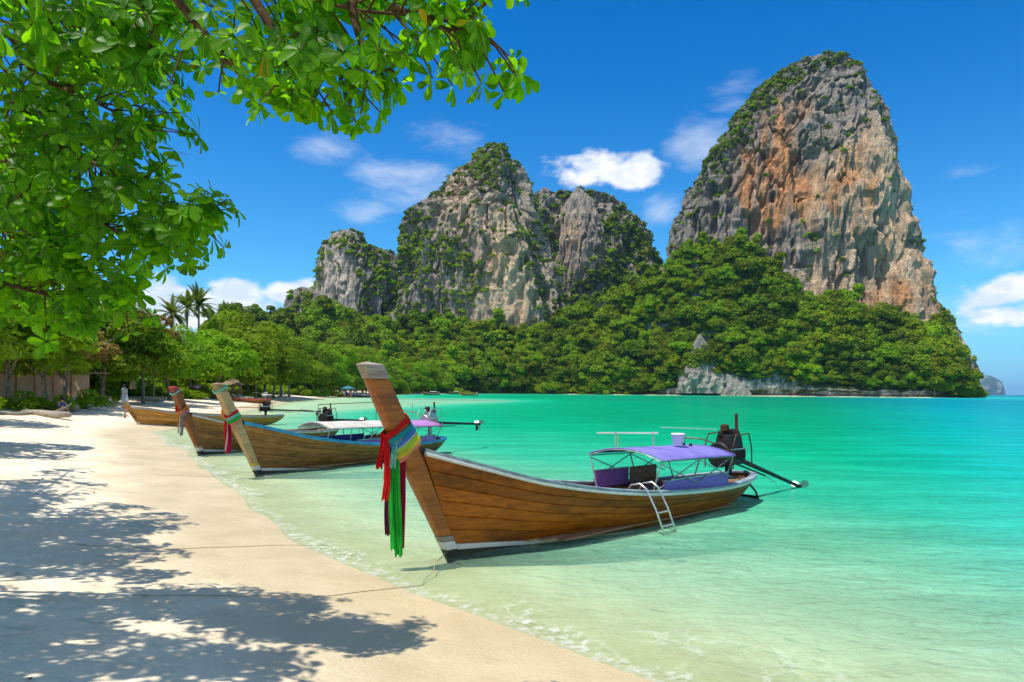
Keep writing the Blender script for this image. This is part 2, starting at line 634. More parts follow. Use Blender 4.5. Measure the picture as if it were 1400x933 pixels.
# drifting streaks of clearer and cloudier water
streak = nt.noise(nt.mapping(co, (0.25, 1.0, 1), (0, 0, R(10))), 0.8, 6.0, 0.62)
tcol = nt.mix(nt.step(streak, 0.35, 0.7), nt.mix(1.0, tint, (0.76, 0.84, 0.82), 'MULTIPLY'), nt.mix(1.0, tint, (1.18, 1.12, 1.10), 'MULTIPLY'))
nt.l.new(tcol, body.inputs['Color'])
nt.l.new(nrm_soft, body.inputs['Normal'])
clear = nt.new('ShaderNodeBsdfTransparent')
nt.put(clear.inputs['Color'], (0.84, 0.975, 0.90))
opac = nt.math('SUBTRACT', 1.0, nt.math('POWER', 2.718, nt.math('MULTIPLY', nt.math('MAXIMUM', dep, 0.0), -2.6)))
opac = nt.math('MULTIPLY', opac, 0.97)
mixb = nt.new('ShaderNodeMixShader')
nt.l.new(opac, mixb.inputs[0])
nt.l.new(clear.outputs[0], mixb.inputs[1])
nt.l.new(body.outputs[0], mixb.inputs[2])
# foam along the waterline
fn = nt.noise(co, 9.0, 7.0, 0.7)
fl = nt.noise(co, 1.1, 4.0, 0.6)
dline = nt.math('ADD', dep, nt.math('MULTIPLY', nt.math('SUBTRACT', fl, 0.5), 0.06))
lip = nt.math('MULTIPLY', nt.step(dline, -0.002, 0.010), nt.step(dline, 0.034, 0.012))
foam = nt.math('MULTIPLY', nt.math('MULTIPLY', lip, nt.step(fn, 0.46, 0.66)), nt.step(nt.noise(co, 0.42, 4.0, 0.6), 0.43, 0.56))
lace_n = nt.new('ShaderNodeTexVoronoi', feature='DISTANCE_TO_EDGE')
nt.l.new(nt.vmath('ADD', co, nt.vmath('SCALE', nt.noise(co, 3.0, 3.0, color=True), scale=0.5)), lace_n.inputs['Vector'])
lace_n.inputs['Scale'].default_value = 3.2
lace = nt.math('MULTIPLY', nt.step(lace_n.outputs['Distance'], 0.07, 0.0), nt.step(dep, 0.16, 0.05))
lace = nt.math('MULTIPLY', nt.math('MULTIPLY', lace, nt.step(nt.noise(co, 0.7, 3.0), 0.45, 0.6)), 0.22)
thinline = nt.math('MULTIPLY', nt.math('MULTIPLY', nt.step(dline, -0.004, 0.004), nt.step(dline, 0.018, 0.006)), nt.math('MULTIPLY', nt.step(fn, 0.40, 0.66), 0.42))
foam = nt.math('MAXIMUM', nt.math('MAXIMUM', foam, lace), thinline)
fb = nt.new('ShaderNodeBsdfDiffuse')
nt.put(fb.inputs['Color'], (0.82, 0.83, 0.80))
mixf = nt.new('ShaderNodeMixShader')
nt.l.new(foam, mixf.inputs[0])
nt.l.new(mixb.outputs[0], mixf.inputs[1])
nt.l.new(fb.outputs[0], mixf.inputs[2])
fres = nt.new('ShaderNodeFresnel')
fres.inputs['IOR'].default_value = 1.33
nt.l.new(nrm, fres.inputs['Normal'])
gl = nt.new('ShaderNodeBsdfGlossy')
gl.inputs['Roughness'].default_value = 0.09
nt.l.new(nrm, gl.inputs['Normal'])
mixg = nt.new('ShaderNodeMixShader')
nt.l.new(nt.math('MULTIPLY', nt.math('MULTIPLY', fres.outputs[0], 0.17), nt.math('SUBTRACT', 1.0, foam)), mixg.inputs[0])
nt.l.new(mixf.outputs[0], mixg.inputs[1])
nt.l.new(gl.outputs[0], mixg.inputs[2])
nt.l.new(mixg.outputs[0], out.inputs['Surface'])
tag(link('sea', sm, m_sea), 'clear shallow sea turning emerald and turquoise', kind='structure')

# ------------------------------------------------------------------ foliage material and crowns
def leaf_mat(name, dark, light, trans, gloss=0.12, tmix=0.35):
    m, nt, out = new_mat(name)
    oi = nt.new('ShaderNodeObjectInfo')
    geo = nt.new('ShaderNodeNewGeometry')
    n = nt.noise(nt.coord(), 0.35, 2.0)
    f = nt.math('ADD', nt.math('MULTIPLY', geo.outputs['Random Per Island'], 0.45), nt.math('MULTIPLY', oi.outputs['Random'], 0.55))
    n2 = nt.noise(oi.outputs['Location'], 0.022, 3.0)
    f = nt.math('ADD', f, nt.math('MULTIPLY', nt.math('SUBTRACT', n2, 0.5), 1.5))
    f = nt.math('ADD', f, nt.math('MULTIPLY', nt.math('SUBTRACT', n, 0.5), 0.4), clamp=True)
    c = nt.mix(f, dark, light)
    hsv = nt.new('ShaderNodeHueSaturation')
    nt.l.new(nt.math('ADD', 0.475, nt.math('MULTIPLY', oi.outputs['Random'], 0.05)), hsv.inputs['Hue'])
    nt.l.new(c, hsv.inputs['Color'])
    c = hsv.outputs[0]
    b = nt.new('ShaderNodeBsdfPrincipled')
    nt.l.new(c, b.inputs['Base Color'])
    b.inputs['Roughness'].default_value = 0.5
    b.inputs['Specular IOR Level'].default_value = gloss
    tr = nt.new('ShaderNodeBsdfTranslucent')
    nt.l.new(nt.mix(1.0, c, trans, 'MULTIPLY'), tr.inputs['Color'])
    mx = nt.new('ShaderNodeMixShader')
    mx.inputs[0].default_value = tmix
    nt.l.new(b.outputs[0], mx.inputs[1])
    nt.l.new(tr.outputs[0], mx.inputs[2])
    nt.l.new(mx.outputs[0], out.inputs['Surface'])
    return m


m_jungle = leaf_mat('jungle_leaf', (0.014, 0.054, 0.002), (0.275, 0.385, 0.004), (1.9, 2.2, 0.4), 0.06, 0.10)
m_beachleaf = leaf_mat('beach_leaf', (0.055, 0.125, 0.005), (0.27, 0.37, 0.008), (1.9, 2.2, 0.5), 0.1, 0.3)
m_dryleaf = leaf_mat('dry_leaf', (0.13, 0.10, 0.018), (0.34, 0.235, 0.07), (1.6, 1.5, 0.8))
m_palmleaf = leaf_mat('palm_leaf', (0.045, 0.085, 0.012), (0.13, 0.17, 0.022), (1.6, 1.8, 0.6))

m_bark, nt, out = new_mat('bark')
co = nt.coord()
n1 = nt.noise(nt.mapping(co, (6, 6, 1.2)), 2.0, 6.0, 0.65)
c = nt.mix(nt.step(n1, 0.3, 0.7), (0.10, 0.075, 0.05), (0.34, 0.29, 0.22))
principled(nt, out, c, 0.9, 0.1, nt.bump(n1, 0.6, 0.03))


def quad_leaves(p, n, size, aspect, rng, spread=0.32):
    """kite-shaped leaf faces at points p facing about n"""
    k = len(p)
    n = n + rng.normal(0, spread, (k, 3))
    n /= np.linalg.norm(n, axis=1)[:, None]
    t = rng.normal(0, 1, (k, 3))
    t -= (t * n).sum(1)[:, None] * n
    t /= np.linalg.norm(t, axis=1)[:, None]
    b = np.cross(n, t)
    s = (size * rng.uniform(0.65, 1.35, k))[:, None]
    v = np.stack([p - t * s, p - b * s * aspect + n * s * .12, p + t * s, p + b * s * aspect + n * s * .12], 1)
    return v.reshape(-1, 3), np.arange(4 * k).reshape(-1, 4)


def crown_mesh(name, seed, rad, height, lobes, leaves, size, flat=0.35, z0=0.0, aspect=0.55, mat=None):
    """an uneven crown of leaf clumps; z0 = underside of the crown"""
    rng = np.random.default_rng(seed)
    pts, nrm = [], []
    cent = []
    for i in range(lobes):
        for _ in range(30):
            th = rng.uniform(0, 2 * math.pi)
            u = rng.uniform(-0.25, 1.0)
            rr = math.sqrt(max(0, 1 - u * u)) if u > 0 else 1.0
            k = rng.uniform(0.35, 0.86)
            c = np.array([math.cos(th) * rr * rad * k, math.sin(th) * rr * rad * k, z0 + height * (0.32 + 0.56 * u * rng.uniform(.7, 1.05))])
            if all(np.linalg.norm(c - q) > rad * 0.3 for q in cent):
                break
        cent.append(c)
        lr = rad * rng.uniform(0.27, 0.44) * (1.25 if lobes < 12 else 1.0)
        m = int(leaves / lobes)
        d = rng.normal(0, 1, (m, 3))
        d /= np.linalg.norm(d, axis=1)[:, None]
        d[:, 2] = np.where(d[:, 2] < -0.35, -d[:, 2], d[:, 2])
        sh = rng.uniform(0.45, 1.0, m) ** 0.45
        bump = 1 + 0.22 * fbm(d[:, 0] * 3 + i, d[:, 1] * 3, d[:, 2] * 3, 2, seed)
        q = c + d * (lr * sh * bump)[:, None] * np.array([1, 1, 1 - flat])
        pts.append(q)
        nrm.append(d * np.array([0.8, 0.8, 1]) + np.array([0, 0, 0.35]))
    v, f = quad_leaves(np.concatenate(pts), np.concatenate(nrm), size, aspect, rng)
    me = np_mesh(name, v, f)
    if mat:
        me.materials.append(mat)
    return me


def trunk_mesh(name, seed, h, r, branches=4, spread=2.0, lean=0.3):
    rng = random.Random(seed)
    mb = MB()
    pts, rad = [], []
    lx, ly = rng.uniform(-lean, lean), rng.uniform(-lean, lean)
    for i in range(6):
        t = i / 5
        pts.append((lx * t * t * h * .4 + rng.uniform(-.05, .05) * h * .1, ly * t * t * h * .4 + rng.uniform(-.05, .05) * h * .1, -0.3 + (h + .3) * t))
        rad.append(r * (1.35 if i == 0 else 1 - 0.55 * t))
    mb.tube(pts, rad, 7)
    for b in range(branches):
        k = rng.uniform(0.35, 0.9)
        i = min(4, int(k * 5))
        p0 = Vector(pts[i]).lerp(Vector(pts[i + 1]), k * 5 - i)
        a = 2 * math.pi * (b + rng.random() * .6) / max(1, branches)
        L = spread * rng.uniform(.7, 1.2)
        p1 = p0 + Vector((math.cos(a) * L * .5, math.sin(a) * L * .5, L * .45))
        p2 = p0 + Vector((math.cos(a) * L, math.sin(a) * L, L * .7))
        mb.tube([p0, p1, p2], [r * .5, r * .36, r * .15], 6)
    return mb.mesh(name, smooth=True)


JUNGLE = [crown_mesh('crown', 100 + i, 4.2 + .5 * (i % 3), 5.0 + 1.2 * (i % 4), 8 + 2 * (i % 4), 4300, 0.28, 0.2, 2.0, mat=m_jungle) for i in range(6)]
JUNGLE += [crown_mesh('crown', 120 + i, 3.0, 10.5, 10, 3600, 0.28, 0.1, 1.5, mat=m_jungle) for i in range(2)]
SCRUB = [crown_mesh('scrub', 140 + i, 2.2, 2.2, 8, 420, 0.34, 0.3, -0.6, mat=m_jungle) for i in range(4)]
JTRUNK = [trunk_mesh('trunk', 150 + i, 6.0, 0.28, 3, 2.0) for i in range(3)]
for t in JTRUNK:
    t.materials.append(m_bark)

# ------------------------------------------------------------------ limestone
m_rock, nt, out = new_mat('limestone')
co = nt.coord()
stone = nt.attr('stone', 'Color')
vert = nt.mapping(co, (1, 1, 0.13))
s1 = nt.noise(vert, 0.22, 8.0, 0.66, 0.6)
s2 = nt.noise(vert, 0.75, 6.0, 0.65, 0.4)
s3 = nt.noise(co, 0.6, 8.0, 0.7)
c = nt.mix(nt.step(s1, 0.36, 0.66), nt.mix(1.0, stone, (0.66, 0.64, 0.62), 'MULTIPLY'), nt.mix(1.0, stone, (1.28, 1.22, 1.14), 'MULTIPLY'))
c = nt.mix(nt.math('MULTIPLY', nt.step(s2, 0.56, 0.70), 0.52), c, (0.09, 0.083, 0.077))
c = nt.mix(nt.math('MULTIPLY', nt.step(s3, 0.60, 0.75), 0.45), c, (0.52, 0.45, 0.37))
moss = nt.math('MULTIPLY', nt.attr('moss'), nt.step(nt.noise(co, 0.5, 6.0, 0.7), 0.47, 0.60))
c = nt.mix(moss, c, (0.065, 0.085, 0.018))
hgt = nt.math('ADD', nt.math('MULTIPLY', s2, 1.0), nt.math('MULTIPLY', s3, 0.7))
principled(nt, out, c, 0.95, 0.08, nt.bump(hgt, 1.0, 2.6))

GREY = np.array([.33, .305, .275])
PALE = np.array([.62, .49, .35])
CREAM = np.array([.76, .59, .40])
ORANGE = np.array([.66, .33, .15])


def ell(px, py, cx, cy, rx, ry):
    return np.exp(-((px - cx) / rx) ** 2 - ((py - cy) / ry) ** 2)


def tower(name, label, prof, yc, depth_ratio, dmax, seed, lean, stone_fn, veg_fn, n_veg, cols=300, rows=250, amp=1.0, power=0.8, twist=0.0, skew=0.0, size=(0.6, 1.5), cluster=0.12, scrub_label=''):
    """a limestone karst tower lofted through its cross-sections, with flutes, ledges and hollows"""
    py = np.array([p[0] for p in prof], float)
    wl = np.array([[P(p[1], p[0], yc).x, P(p[1], p[0], yc).z] for p in prof])
    wr = np.array([[P(p[2], p[0], yc).x, P(p[2], p[0], yc).z] for p in prof])
    zz = (wl[:, 1] + wr[:, 1]) / 2
    o = np.argsort(zz)
    zz, xl, xr = zz[o], wl[o, 0], wr[o, 0]
    zt = zz[-1]
    t = np.linspace(0, 1, rows)
    zs = -4 + (zt + 4) * (1 - (1 - t) ** 1.15)
    L, Rr = np.interp(zs, zz, xl), np.interp(zs, zz, xr)
    w0 = (Rr - L) / 2
    L, Rr = L / yc * (yc - twist * w0), Rr / yc * (yc + twist * w0)
    xc, w = (L + Rr) / 2, np.maximum((Rr - L) / 2, 0.4)
    nf = int(cols * 0.82)
    ph = np.concatenate([np.linspace(-200, 20, nf, endpoint=False), np.linspace(20, 160, cols - nf, endpoint=False)])
    ph = np.radians(ph)
    cw, sw = np.cos(ph), np.sin(ph)
    cx = np.sign(cw) * np.abs(cw) ** power
    cy = np.sign(sw) * np.abs(sw) ** power
    dd = np.minimum(w * depth_ratio, dmax)
    X = xc[:, None] + w[:, None] * cx[None] + skew * w[:, None] * np.clip(-cy[None], 0, 1) ** 2 * (1 - np.abs(cx[None]))
    Y = yc + lean * (zs / zt)[:, None] + dd[:, None] * cy[None] + twist * (X - xc[:, None])
    Z = np.repeat(zs[:, None], cols, 1)
    # outward horizontal direction
    ox, oy = cx[None] / np.maximum(w[:, None], 1) , cy[None] / np.maximum(dd[:, None], 1)
    ol = np.hypot(ox, oy) + 1e-9
    ox, oy = ox / ol, oy / ol
    s = seed
    big = fbm(X * .018, Y * .018, Z * .010, 3, s)
    flute = 1 - 2 * np.abs(fbm(X * .05, Y * .05, Z * .011, 3, s + 3))
    drip = 1 - 2 * np.abs(fbm(X * .17, Y * .17, Z * .030, 3, s + 5))
    fine = fbm(X * .42, Y * .42, Z * .16, 3, s + 7)
    ledge = fbm(X * .02, Y * .02, Z * .085, 3, s + 9)
    cav = sstep(fbm(X * .050, Y * .050, Z * .024, 3, s + 11), 0.20, 0.52)
    small = sstep(fbm(X * .13, Y * .13, Z * .07, 2, s + 13), 0.25, 0.6)
    crack = sstep(np.abs(fbm(X * .075, Y * .075, Z * .016, 3, s + 15)), 0.075, 0.0)
    disp = 4.6 * big + 6.4 * (flute - .55) + 3.4 * (drip - .55) + 1.5 * fine + 2.6 * ledge + 1.6 - 8.5 * cav - 3.6 * small - 4.6 * crack
    fade = np.minimum(1, w / 22)[:, None] * amp
    X = X + ox * disp * fade
    Y = Y + oy * disp * fade
    Z = Z + (1.8 * fine + 1.5 * ledge) * fade * 0.7
    verts = np.stack([X, Y, Z], -1).reshape(-1, 3)
    top = verts[-cols:].mean(0) + np.array([0, 0, 0.8])
    verts = np.vstack([verts, top])
    ti = len(verts) - 1
    last = (rows - 1) * cols + np.arange(cols)
    tris = np.stack([last, (rows - 1) * cols + (np.arange(cols) + 1) % cols, np.full(cols, ti)], 1)
    q = grid_quads(rows, cols, True)
    me = np_mesh(name, verts, q, tris, smooth=False)
    pxv, pyv = project(verts[:, 0], verts[:, 1], verts[:, 2])
    nb = fbm(verts[:, 0] * .035, verts[:, 1] * .035, verts[:, 2] * .02, 4, s + 20)
    color_attr(me, 'stone', np.clip(stone_fn(pxv, pyv, nb), 0.02, 1))
    # scrub points on the faces
    a, b, c_, d = (verts[q[:, k]] for k in range(4))
    nn = np.cross(c_ - a, d - b)
    area = np.linalg.norm(nn, axis=1) / 2 + 1e-9
    nn = nn / (2 * area[:, None])
    mid = (a + b + c_ + d) / 4
    px, pyy = project(mid[:, 0], mid[:, 1], mid[:, 2])
    nf_ = fbm(mid[:, 0] * .05, mid[:, 1] * .05, mid[:, 2] * .05, 3, s + 25)
    prob = np.clip(veg_fn(px, pyy, nn, nf_), 0, 1) * (cluster + (1 - cluster) * sstep(fbm(mid[:, 0] * .045, mid[:, 1] * .045, mid[:, 2] * .028, 3, s + 27), -0.10, 0.22))
    prob = np.where(nn[:, 1] > 0.75, prob * 0.1, prob)
    mv = np.zeros(len(verts))
    np.maximum.at(mv, q.ravel(), np.repeat(np.clip(prob * 1.2 + np.clip(nn[:, 2], 0, 1) * .5, 0, 1), 4))
    float_attr(me, 'moss', mv)
    rock = link(name, me, m_rock)
    tag(rock, label, 'cliff')
    rng = np.random.default_rng(s)
    wgt = prob * area
    idx = rng.choice(len(mid), size=n_veg, p=wgt / wgt.sum())
    pts = mid[idx] + nn[idx] * rng.uniform(-.5, .3, n_veg)[:, None]
    scatter('cliff_scrub', scrub_label, pts, size[0] + (size[1] - size[0]) * rng.uniform(0, 1, n_veg) ** 1.6, rng, SCRUB_COL, len(SCRUB), nn[idx])
    return rock


# ------------------------------------------------------------------ scattered growth that nobody could count
def lib_collection(name, meshes):
    c = bpy.data.collections.new(name)
    for i, me in enumerate(meshes):
        o = bpy.data.objects.new(name + '_%02d' % i, me)
        c.objects.link(o)
    return c


SCRUB_COL = lib_collection('scrub_library', SCRUB)
JUNGLE_COL = lib_collection('crown_library', JUNGLE)


def scatter(name, label, pts, scl, rng, coll, nlib, nrm=None):
    n = len(pts)
    me = np_mesh(name, pts)
    float_attr(me, 'scl', scl)
    a = me.attributes.new('idx', 'INT', 'POINT')
    a.data.foreach_set('value', rng.integers(0, nlib, n).astype(np.int32))
    rot = np.zeros((n, 3), np.float32)
    if nrm is not None:        # growth leans out from a steep face
        tilt = np.clip(1 - nrm[:, 2], 0, 1) * 0.55
        az = np.arctan2(nrm[:, 1], nrm[:, 0])
        rot[:, 1] = tilt
        rot[:, 2] = az
    else:
        rot[:, 2] = rng.uniform(0, 2 * math.pi, n)
    a = me.attributes.new('rot', 'FLOAT_VECTOR', 'POINT')
    a.data.foreach_set('vector', rot.ravel())
    o = link(name, me)
    ng = bpy.data.node_groups.new(name, 'GeometryNodeTree')
    ng.interface.new_socket('Geometry', in_out='INPUT', socket_type='NodeSocketGeometry')
    ng.interface.new_socket('Geometry', in_out='OUTPUT', socket_type='NodeSocketGeometry')
    N, L = ng.nodes, ng.links
    gi, go = N.new('NodeGroupInput'), N.new('NodeGroupOutput')
    ip = N.new('GeometryNodeInstanceOnPoints')
    ci = N.new('GeometryNodeCollectionInfo')
    ci.inputs['Collection'].default_value = coll
    ci.inputs['Separate Children'].default_value = True
    ci.inputs['Reset Children'].default_value = True

    def at(nm, ty):
        nd = N.new('GeometryNodeInputNamedAttribute')
        nd.data_type = ty
        nd.inputs['Name'].default_value = nm
        return nd.outputs['Attribute']
    ip.inputs['Pick Instance'].default_value = True
    L.new(gi.outputs[0], ip.inputs['Points'])
    L.new(ci.outputs[0], ip.inputs['Instance'])
    L.new(at('idx', 'INT'), ip.inputs['Instance Index'])
    er = N.new('FunctionNodeEulerToRotation')
    L.new(at('rot', 'FLOAT_VECTOR'), er.inputs[0])
    L.new(er.outputs[0], ip.inputs['Rotation'])
    L.new(at('scl', 'FLOAT'), ip.inputs['Scale'])
    L.new(ip.outputs[0], go.inputs[0])
    md = o.modifiers.new('growth', 'NODES')
    md.node_group = ng
    tag(o, label, 'scrub' if 'scrub' in name else 'forest', kind='stuff')
    return o


# --- the great tower on the right
s_a = 3.7


def stone_a(px, py, nb):
    c = np.repeat(GREY[None], len(px), 0)

    def over(c, col, k):
        k = np.clip(k, 0, 1)[:, None]
        return c * (1 - k) + col * k
    c = over(c, PALE, sstep(px + 60 * nb, 1110, 1175) * sstep(py, 130, 190) * 0.9)
    c = over(c, PALE, sstep(py + 50 * nb, 330, 380) * .8)
    c = over(c, CREAM, (ell(px, py, 1140, 250, 40, 60) + ell(px, py, 1215, 300, 25, 90) + ell(px, py, 1110, 385, 60, 40)) * (0.8 + nb))
    st = 0.35 + 0.9 * sstep(fbm(px * .09, px * 0 + s_a, py * .022, 3, 88), -0.15, 0.3)
    c = over(c, ORANGE, st * (.30 * sstep(px, 1080, 1150) * sstep(py, 130, 200) + ell(px, py, 1070, 195, 34, 62) + ell(px, py, 1108, 250, 58, 62) + ell(px, py, 1050, 265, 28, 60) + .7 * ell(px, py, 1020, 240, 15, 40) + .6 * ell(px, py, 1180, 240, 22, 50)
                         + .7 * ell(px, py, 1160, 410, 40, 14) + .7 * ell(px, py, 1215, 405, 45, 20) + .5 * ell(px, py, 1090, 170, 20, 40)) * (0.75 + 1.1 * nb))
    return c


def veg_a(px, py, n, nb):
    p = sstep(n[:, 2] + 0.35 * nb, 0.42, 0.75) * 0.30
    left = np.interp(py, [65, 90, 140, 200, 260, 310, 340], [1120, 1080, 1035, 992, 950, 930, 925])
    p = p + sstep(px - left + 50 * nb, 62, 8) * 0.95
    p = p + sstep(py + 30 * nb, 128, 92) * 0.9
    right = np.interp(py, [65, 110, 200, 310, 430, 470], [1150, 1188, 1213, 1238, 1272, 1296])
    p = p + sstep(right - px, 8, 1) * 0.5
    p = p + sstep(py + 40 * nb, 415, 455) * 1.0 * sstep(px, 1235, 1275)
    p = p + 0.30 * ell(px, py, 1080, 320, 70, 45) * sstep(nb, -0.05, 0.35)
    return p


tower('limestone_tower', 'tallest limestone tower with an orange streaked face above the headland forest',
      [(58, 1124, 1150), (63, 1106, 1163), (72, 1086, 1176), (88, 1068, 1187), (108, 1048, 1196), (138, 1024, 1204), (170, 1004, 1210), (200, 984, 1217), (230, 967, 1219), (260, 948, 1225),
       (290, 935, 1232), (310, 929, 1238), (340, 924, 1247), (370, 916, 1256), (400, 905, 1265), (430, 900, 1279), (470, 895, 1296), (500, 890, 1306), (548, 885, 1310)],
      548, 0.78, 52, 41, 26, stone_a, veg_a, 2600, cols=400, rows=340, power=0.66, twist=-0.25, scrub_label='scrub growing on the ledges of the tallest limestone tower')


# --- the middle tower
def stone_b(px, py, nb):
    c = np.repeat(GREY[None] * 1.05, len(px), 0)

    def over(c, col, k):
        k = np.clip(k, 0, 1)[:, None]
        return c * (1 - k) + col * k
    c = over(c, PALE, (ell(px, py, 685, 370, 75, 100) + .8 * ell(px, py, 625, 275, 30, 50)) * (1 + nb))
    c = over(c, CREAM, (ell(px, py, 680, 370, 30, 95) + ell(px, py, 625, 265, 18, 45)) * (1 + nb))
    c = over(c, ORANGE, (.5 * ell(px, py, 630, 295, 10, 20) + .35 * ell(px, py, 675, 350, 16, 40)) * (.8 + nb))
    return c


def veg_b(px, py, n, nb):
    p = sstep(n[:, 2] + 0.35 * nb, 0.35, 0.7) * 0.45
    left = np.interp(py, [187, 228, 276, 337, 437], [668, 631, 572, 543, 526])
    p = p + sstep(px - left + 40 * nb, 40, 6) * 0.8
    p = p + sstep(py + 40 * nb, 250, 215) * 0.75
    p = p + 1.1 * ell(px, py, 618, 400, 28, 75) + .8 * ell(px, py, 560, 400, 24, 70) + .5 * ell(px, py, 575, 330, 22, 30)
    p = p + sstep(px + 22 * nb, 722, 748) * 0.9 + .5 * ell(px, py, 715, 270, 28, 60) * sstep(nb, -.1, .25)
    return p


tower('limestone_tower', 'pointed grey limestone tower with a pale lower face and a shaded right flank',
      [(184, 672, 683), (190, 662, 693), (200, 652, 700), (216, 641, 707), (237, 620, 716), (254, 599, 722), (276, 572, 729), (291, 555, 733), (308, 547, 738), (337, 543, 748),
       (366, 541, 760), (387, 536, 769), (421, 529, 781), (450, 520, 792), (545, 505, 810)],
      545, 0.75, 46, 77, 22, stone_b, veg_b, 3400, cluster=0.2, cols=330, rows=270, power=1.25, skew=0.62, scrub_label='shrubs clinging to the pointed middle limestone tower')


# --- the broken-topped ridge behind it
def stone_c(px, py, nb):
    c = np.repeat(GREY[None], len(px), 0)
    k = np.clip((ell(px, py, 785, 300, 30, 40) + .8 * ell(px, py, 770, 350, 20, 50)) * (.7 + nb), 0, 1)[:, None]
    c = c * (1 - k) + PALE * k
    k = np.clip(.5 * ell(px, py, 780, 320, 14, 20) * (.7 + nb), 0, 1)[:, None]
    return c * (1 - k) + ORANGE * k


def veg_c(px, py, n, nb):
    bare = ell(px, py, 790, 285, 24, 26) + ell(px, py, 748, 268, 12, 16) + .7 * ell(px, py, 772, 345, 14, 40) + .5 * ell(px, py, 828, 288, 18, 20)
    return np.clip(0.85 + .4 * nb - 1.1 * bare, 0.02, 1)


tower('limestone_ridge', 'broken topped limestone ridge covered in trees between the two big towers',
      [(250, 742, 750), (256, 738, 757), (264, 735, 836), (270, 733, 842), (277, 732, 848), (287, 731, 860), (304, 729, 877), (325, 727, 886), (345, 725, 893), (379, 722, 904), (420, 718, 930), (545, 710, 960)],
      650, 0.6, 55, 93, 18, stone_c, veg_c, 3200, cluster=0.55, cols=260, rows=190, power=0.9, size=(0.9, 2.1), scrub_label='trees covering the broken topped limestone ridge')
tower('limestone_pinnacle', 'small rock pinnacle standing up from the crest of the tree covered ridge',
      [(254, 788, 793), (262, 783, 800), (275, 778, 810), (300, 772, 818), (345, 768, 826)], 632, 0.9, 30, 97, 4, stone_c, veg_c, 160, cols=110, rows=90, amp=0.8, scrub_label='shrubs on the small rock pinnacle of the ridge')


# --- the small pale tower on the left
def stone_d(px, py, nb):
    c = np.repeat(GREY[None], len(px), 0)
    k = np.clip(ell(px, py, 462, 400, 24, 70) * (1.1 + nb), 0, 1)[:, None]
    c = c * (1 - k) + np.array([.70, .62, .52]) * k
    return c


def veg_d(px, py, n, nb):
    bare = ell(px, py, 462, 395, 25, 62) + .5 * ell(px, py, 518, 412, 8, 16)
    return np.clip(0.8 + .4 * nb - 1.7 * bare, 0.01, 1)


tower('limestone_tower', 'small limestone tower with a pale bare face standing left of the pointed tower',
      [(313, 464, 484), (318, 456, 489), (329, 446, 495), (337, 442, 502), (341, 441, 522), (350, 440, 532), (375, 437, 540), (404, 436, 548), (450, 432, 550), (545, 425, 560)],
      560, 0.8, 40, 111, 8, stone_d, veg_d, 1300, cluster=0.5, cols=220, rows=170, amp=0.75, size=(0.7, 1.6), scrub_label='trees growing round the top of the small pale tower')
tower('limestone_ridge', 'low tree covered rock shoulder at the far left end of the cliffs',
      [(393, 404, 420), (400, 396, 440), (412, 390, 450), (440, 382, 456), (545, 370, 470)], 575, 0.6, 45, 117, 4, stone_d, lambda px, py, n, nb: np.clip(.8 + nb, 0.05, 1), 500, cols=130, rows=90, amp=0.6, size=(0.8, 1.8), scrub_label='trees on the low rock shoulder left of the cliffs')

# ------------------------------------------------------------------ forest hills in front of the cliffs
HPX = [300, 345, 380, 430, 480, 530, 600, 660, 740, 780, 830, 880, 905, 930, 960, 1000, 1040, 1080, 1110, 1150, 1200, 1260, 1290, 1312, 1324, 1334]
HPY = [448, 446, 452, 452, 456, 456, 458, 462, 458, 446, 432, 402, 372, 352, 336, 340, 356, 400, 422, 432, 440, 444, 470, 505, 532, 546]
SPX = [300, 400, 470, 520, 560, 620, 660, 700, 760, 800, 1000, 1150, 1312, 1340]
SPY = [260, 290, 330, 350, 365, 415, 448, 464, 466, 462, 442, 427, 411, 412]
BPX = [300, 430, 560, 700, 780, 880, 960, 1040, 1110, 1250, 1312, 1340]
BPY = [470, 500, 500, 500, 505, 500, 480, 468, 462, 460, 452, 440]


def hill_uv(px, t):
    """height field of the forest ground: px picks the bearing, t runs from the shore (0) to the cliff foot (1) and behind"""
    ys = np.interp(px, SPX, SPY)
    yb = np.interp(px, BPX, BPY)
    y = ys + (yb - ys) * t
    top = np.interp(px, HPX, HPY) + 9
    zt = (HORIZON + (px - 700) * math.sin(ROLL) - top) / FPX * yb + CAM_H
    rockiness = sstep(px, 860, 1000)                           # the headland drops to the sea in a low cliff
    k = np.clip(t, 0, 1)
    ramp = (1 - rockiness) * (0.62 * k + 0.38 * k * k) + rockiness * (0.10 * sstep(t, 0.0, 0.05) + 0.90 * (k ** 1.05))
    z = -3 + (zt + 3) * ramp
    z = np.where(t < 0, -4, z)
    x = (px - 700) / FPX * y
    lump = fbm(x * .022, y * .022, 0, 4, 55) * 9 * sstep(t, 0.05, 0.3) * np.clip(zt / 40, .2, 1)
    return x, y, z + lump


hp = np.linspace(290, 1338, 330)
ht = np.concatenate([np.linspace(-0.05, 0.12, 22, endpoint=False), np.linspace(0.12, 1.0, 60, endpoint=False), np.linspace(1.0, 3.0, 12)])
PX, T = np.meshgrid(hp, ht)
hx, hy, hz = hill_uv(PX, np.minimum(T, 1.0))
hy = hy + np.where(T > 1, (T - 1) * 40, 0)
hx = hx * np.where(T > 1, (hy / np.maximum(hy - (T - 1) * 40, 1)), 1)
craggy = sstep(PX, 860, 1000) * sstep(T, 0.2, 0.03)
hy = hy - craggy * (3.2 * fbm(hx * .12, hz * .10, 0, 4, 61) + 3.0 * sstep(hz, 2.0, 5.0) - 1.0)
hz = hz + craggy * 1.5 * fbm(hx * .2, hy * .2, 3, 3, 63)
hv = np.stack([hx, hy, hz], -1).reshape(-1, 3)
hq = grid_quads(len(ht), len(hp))
hm = np_mesh('forest_hill', hv, hq, smooth=False)
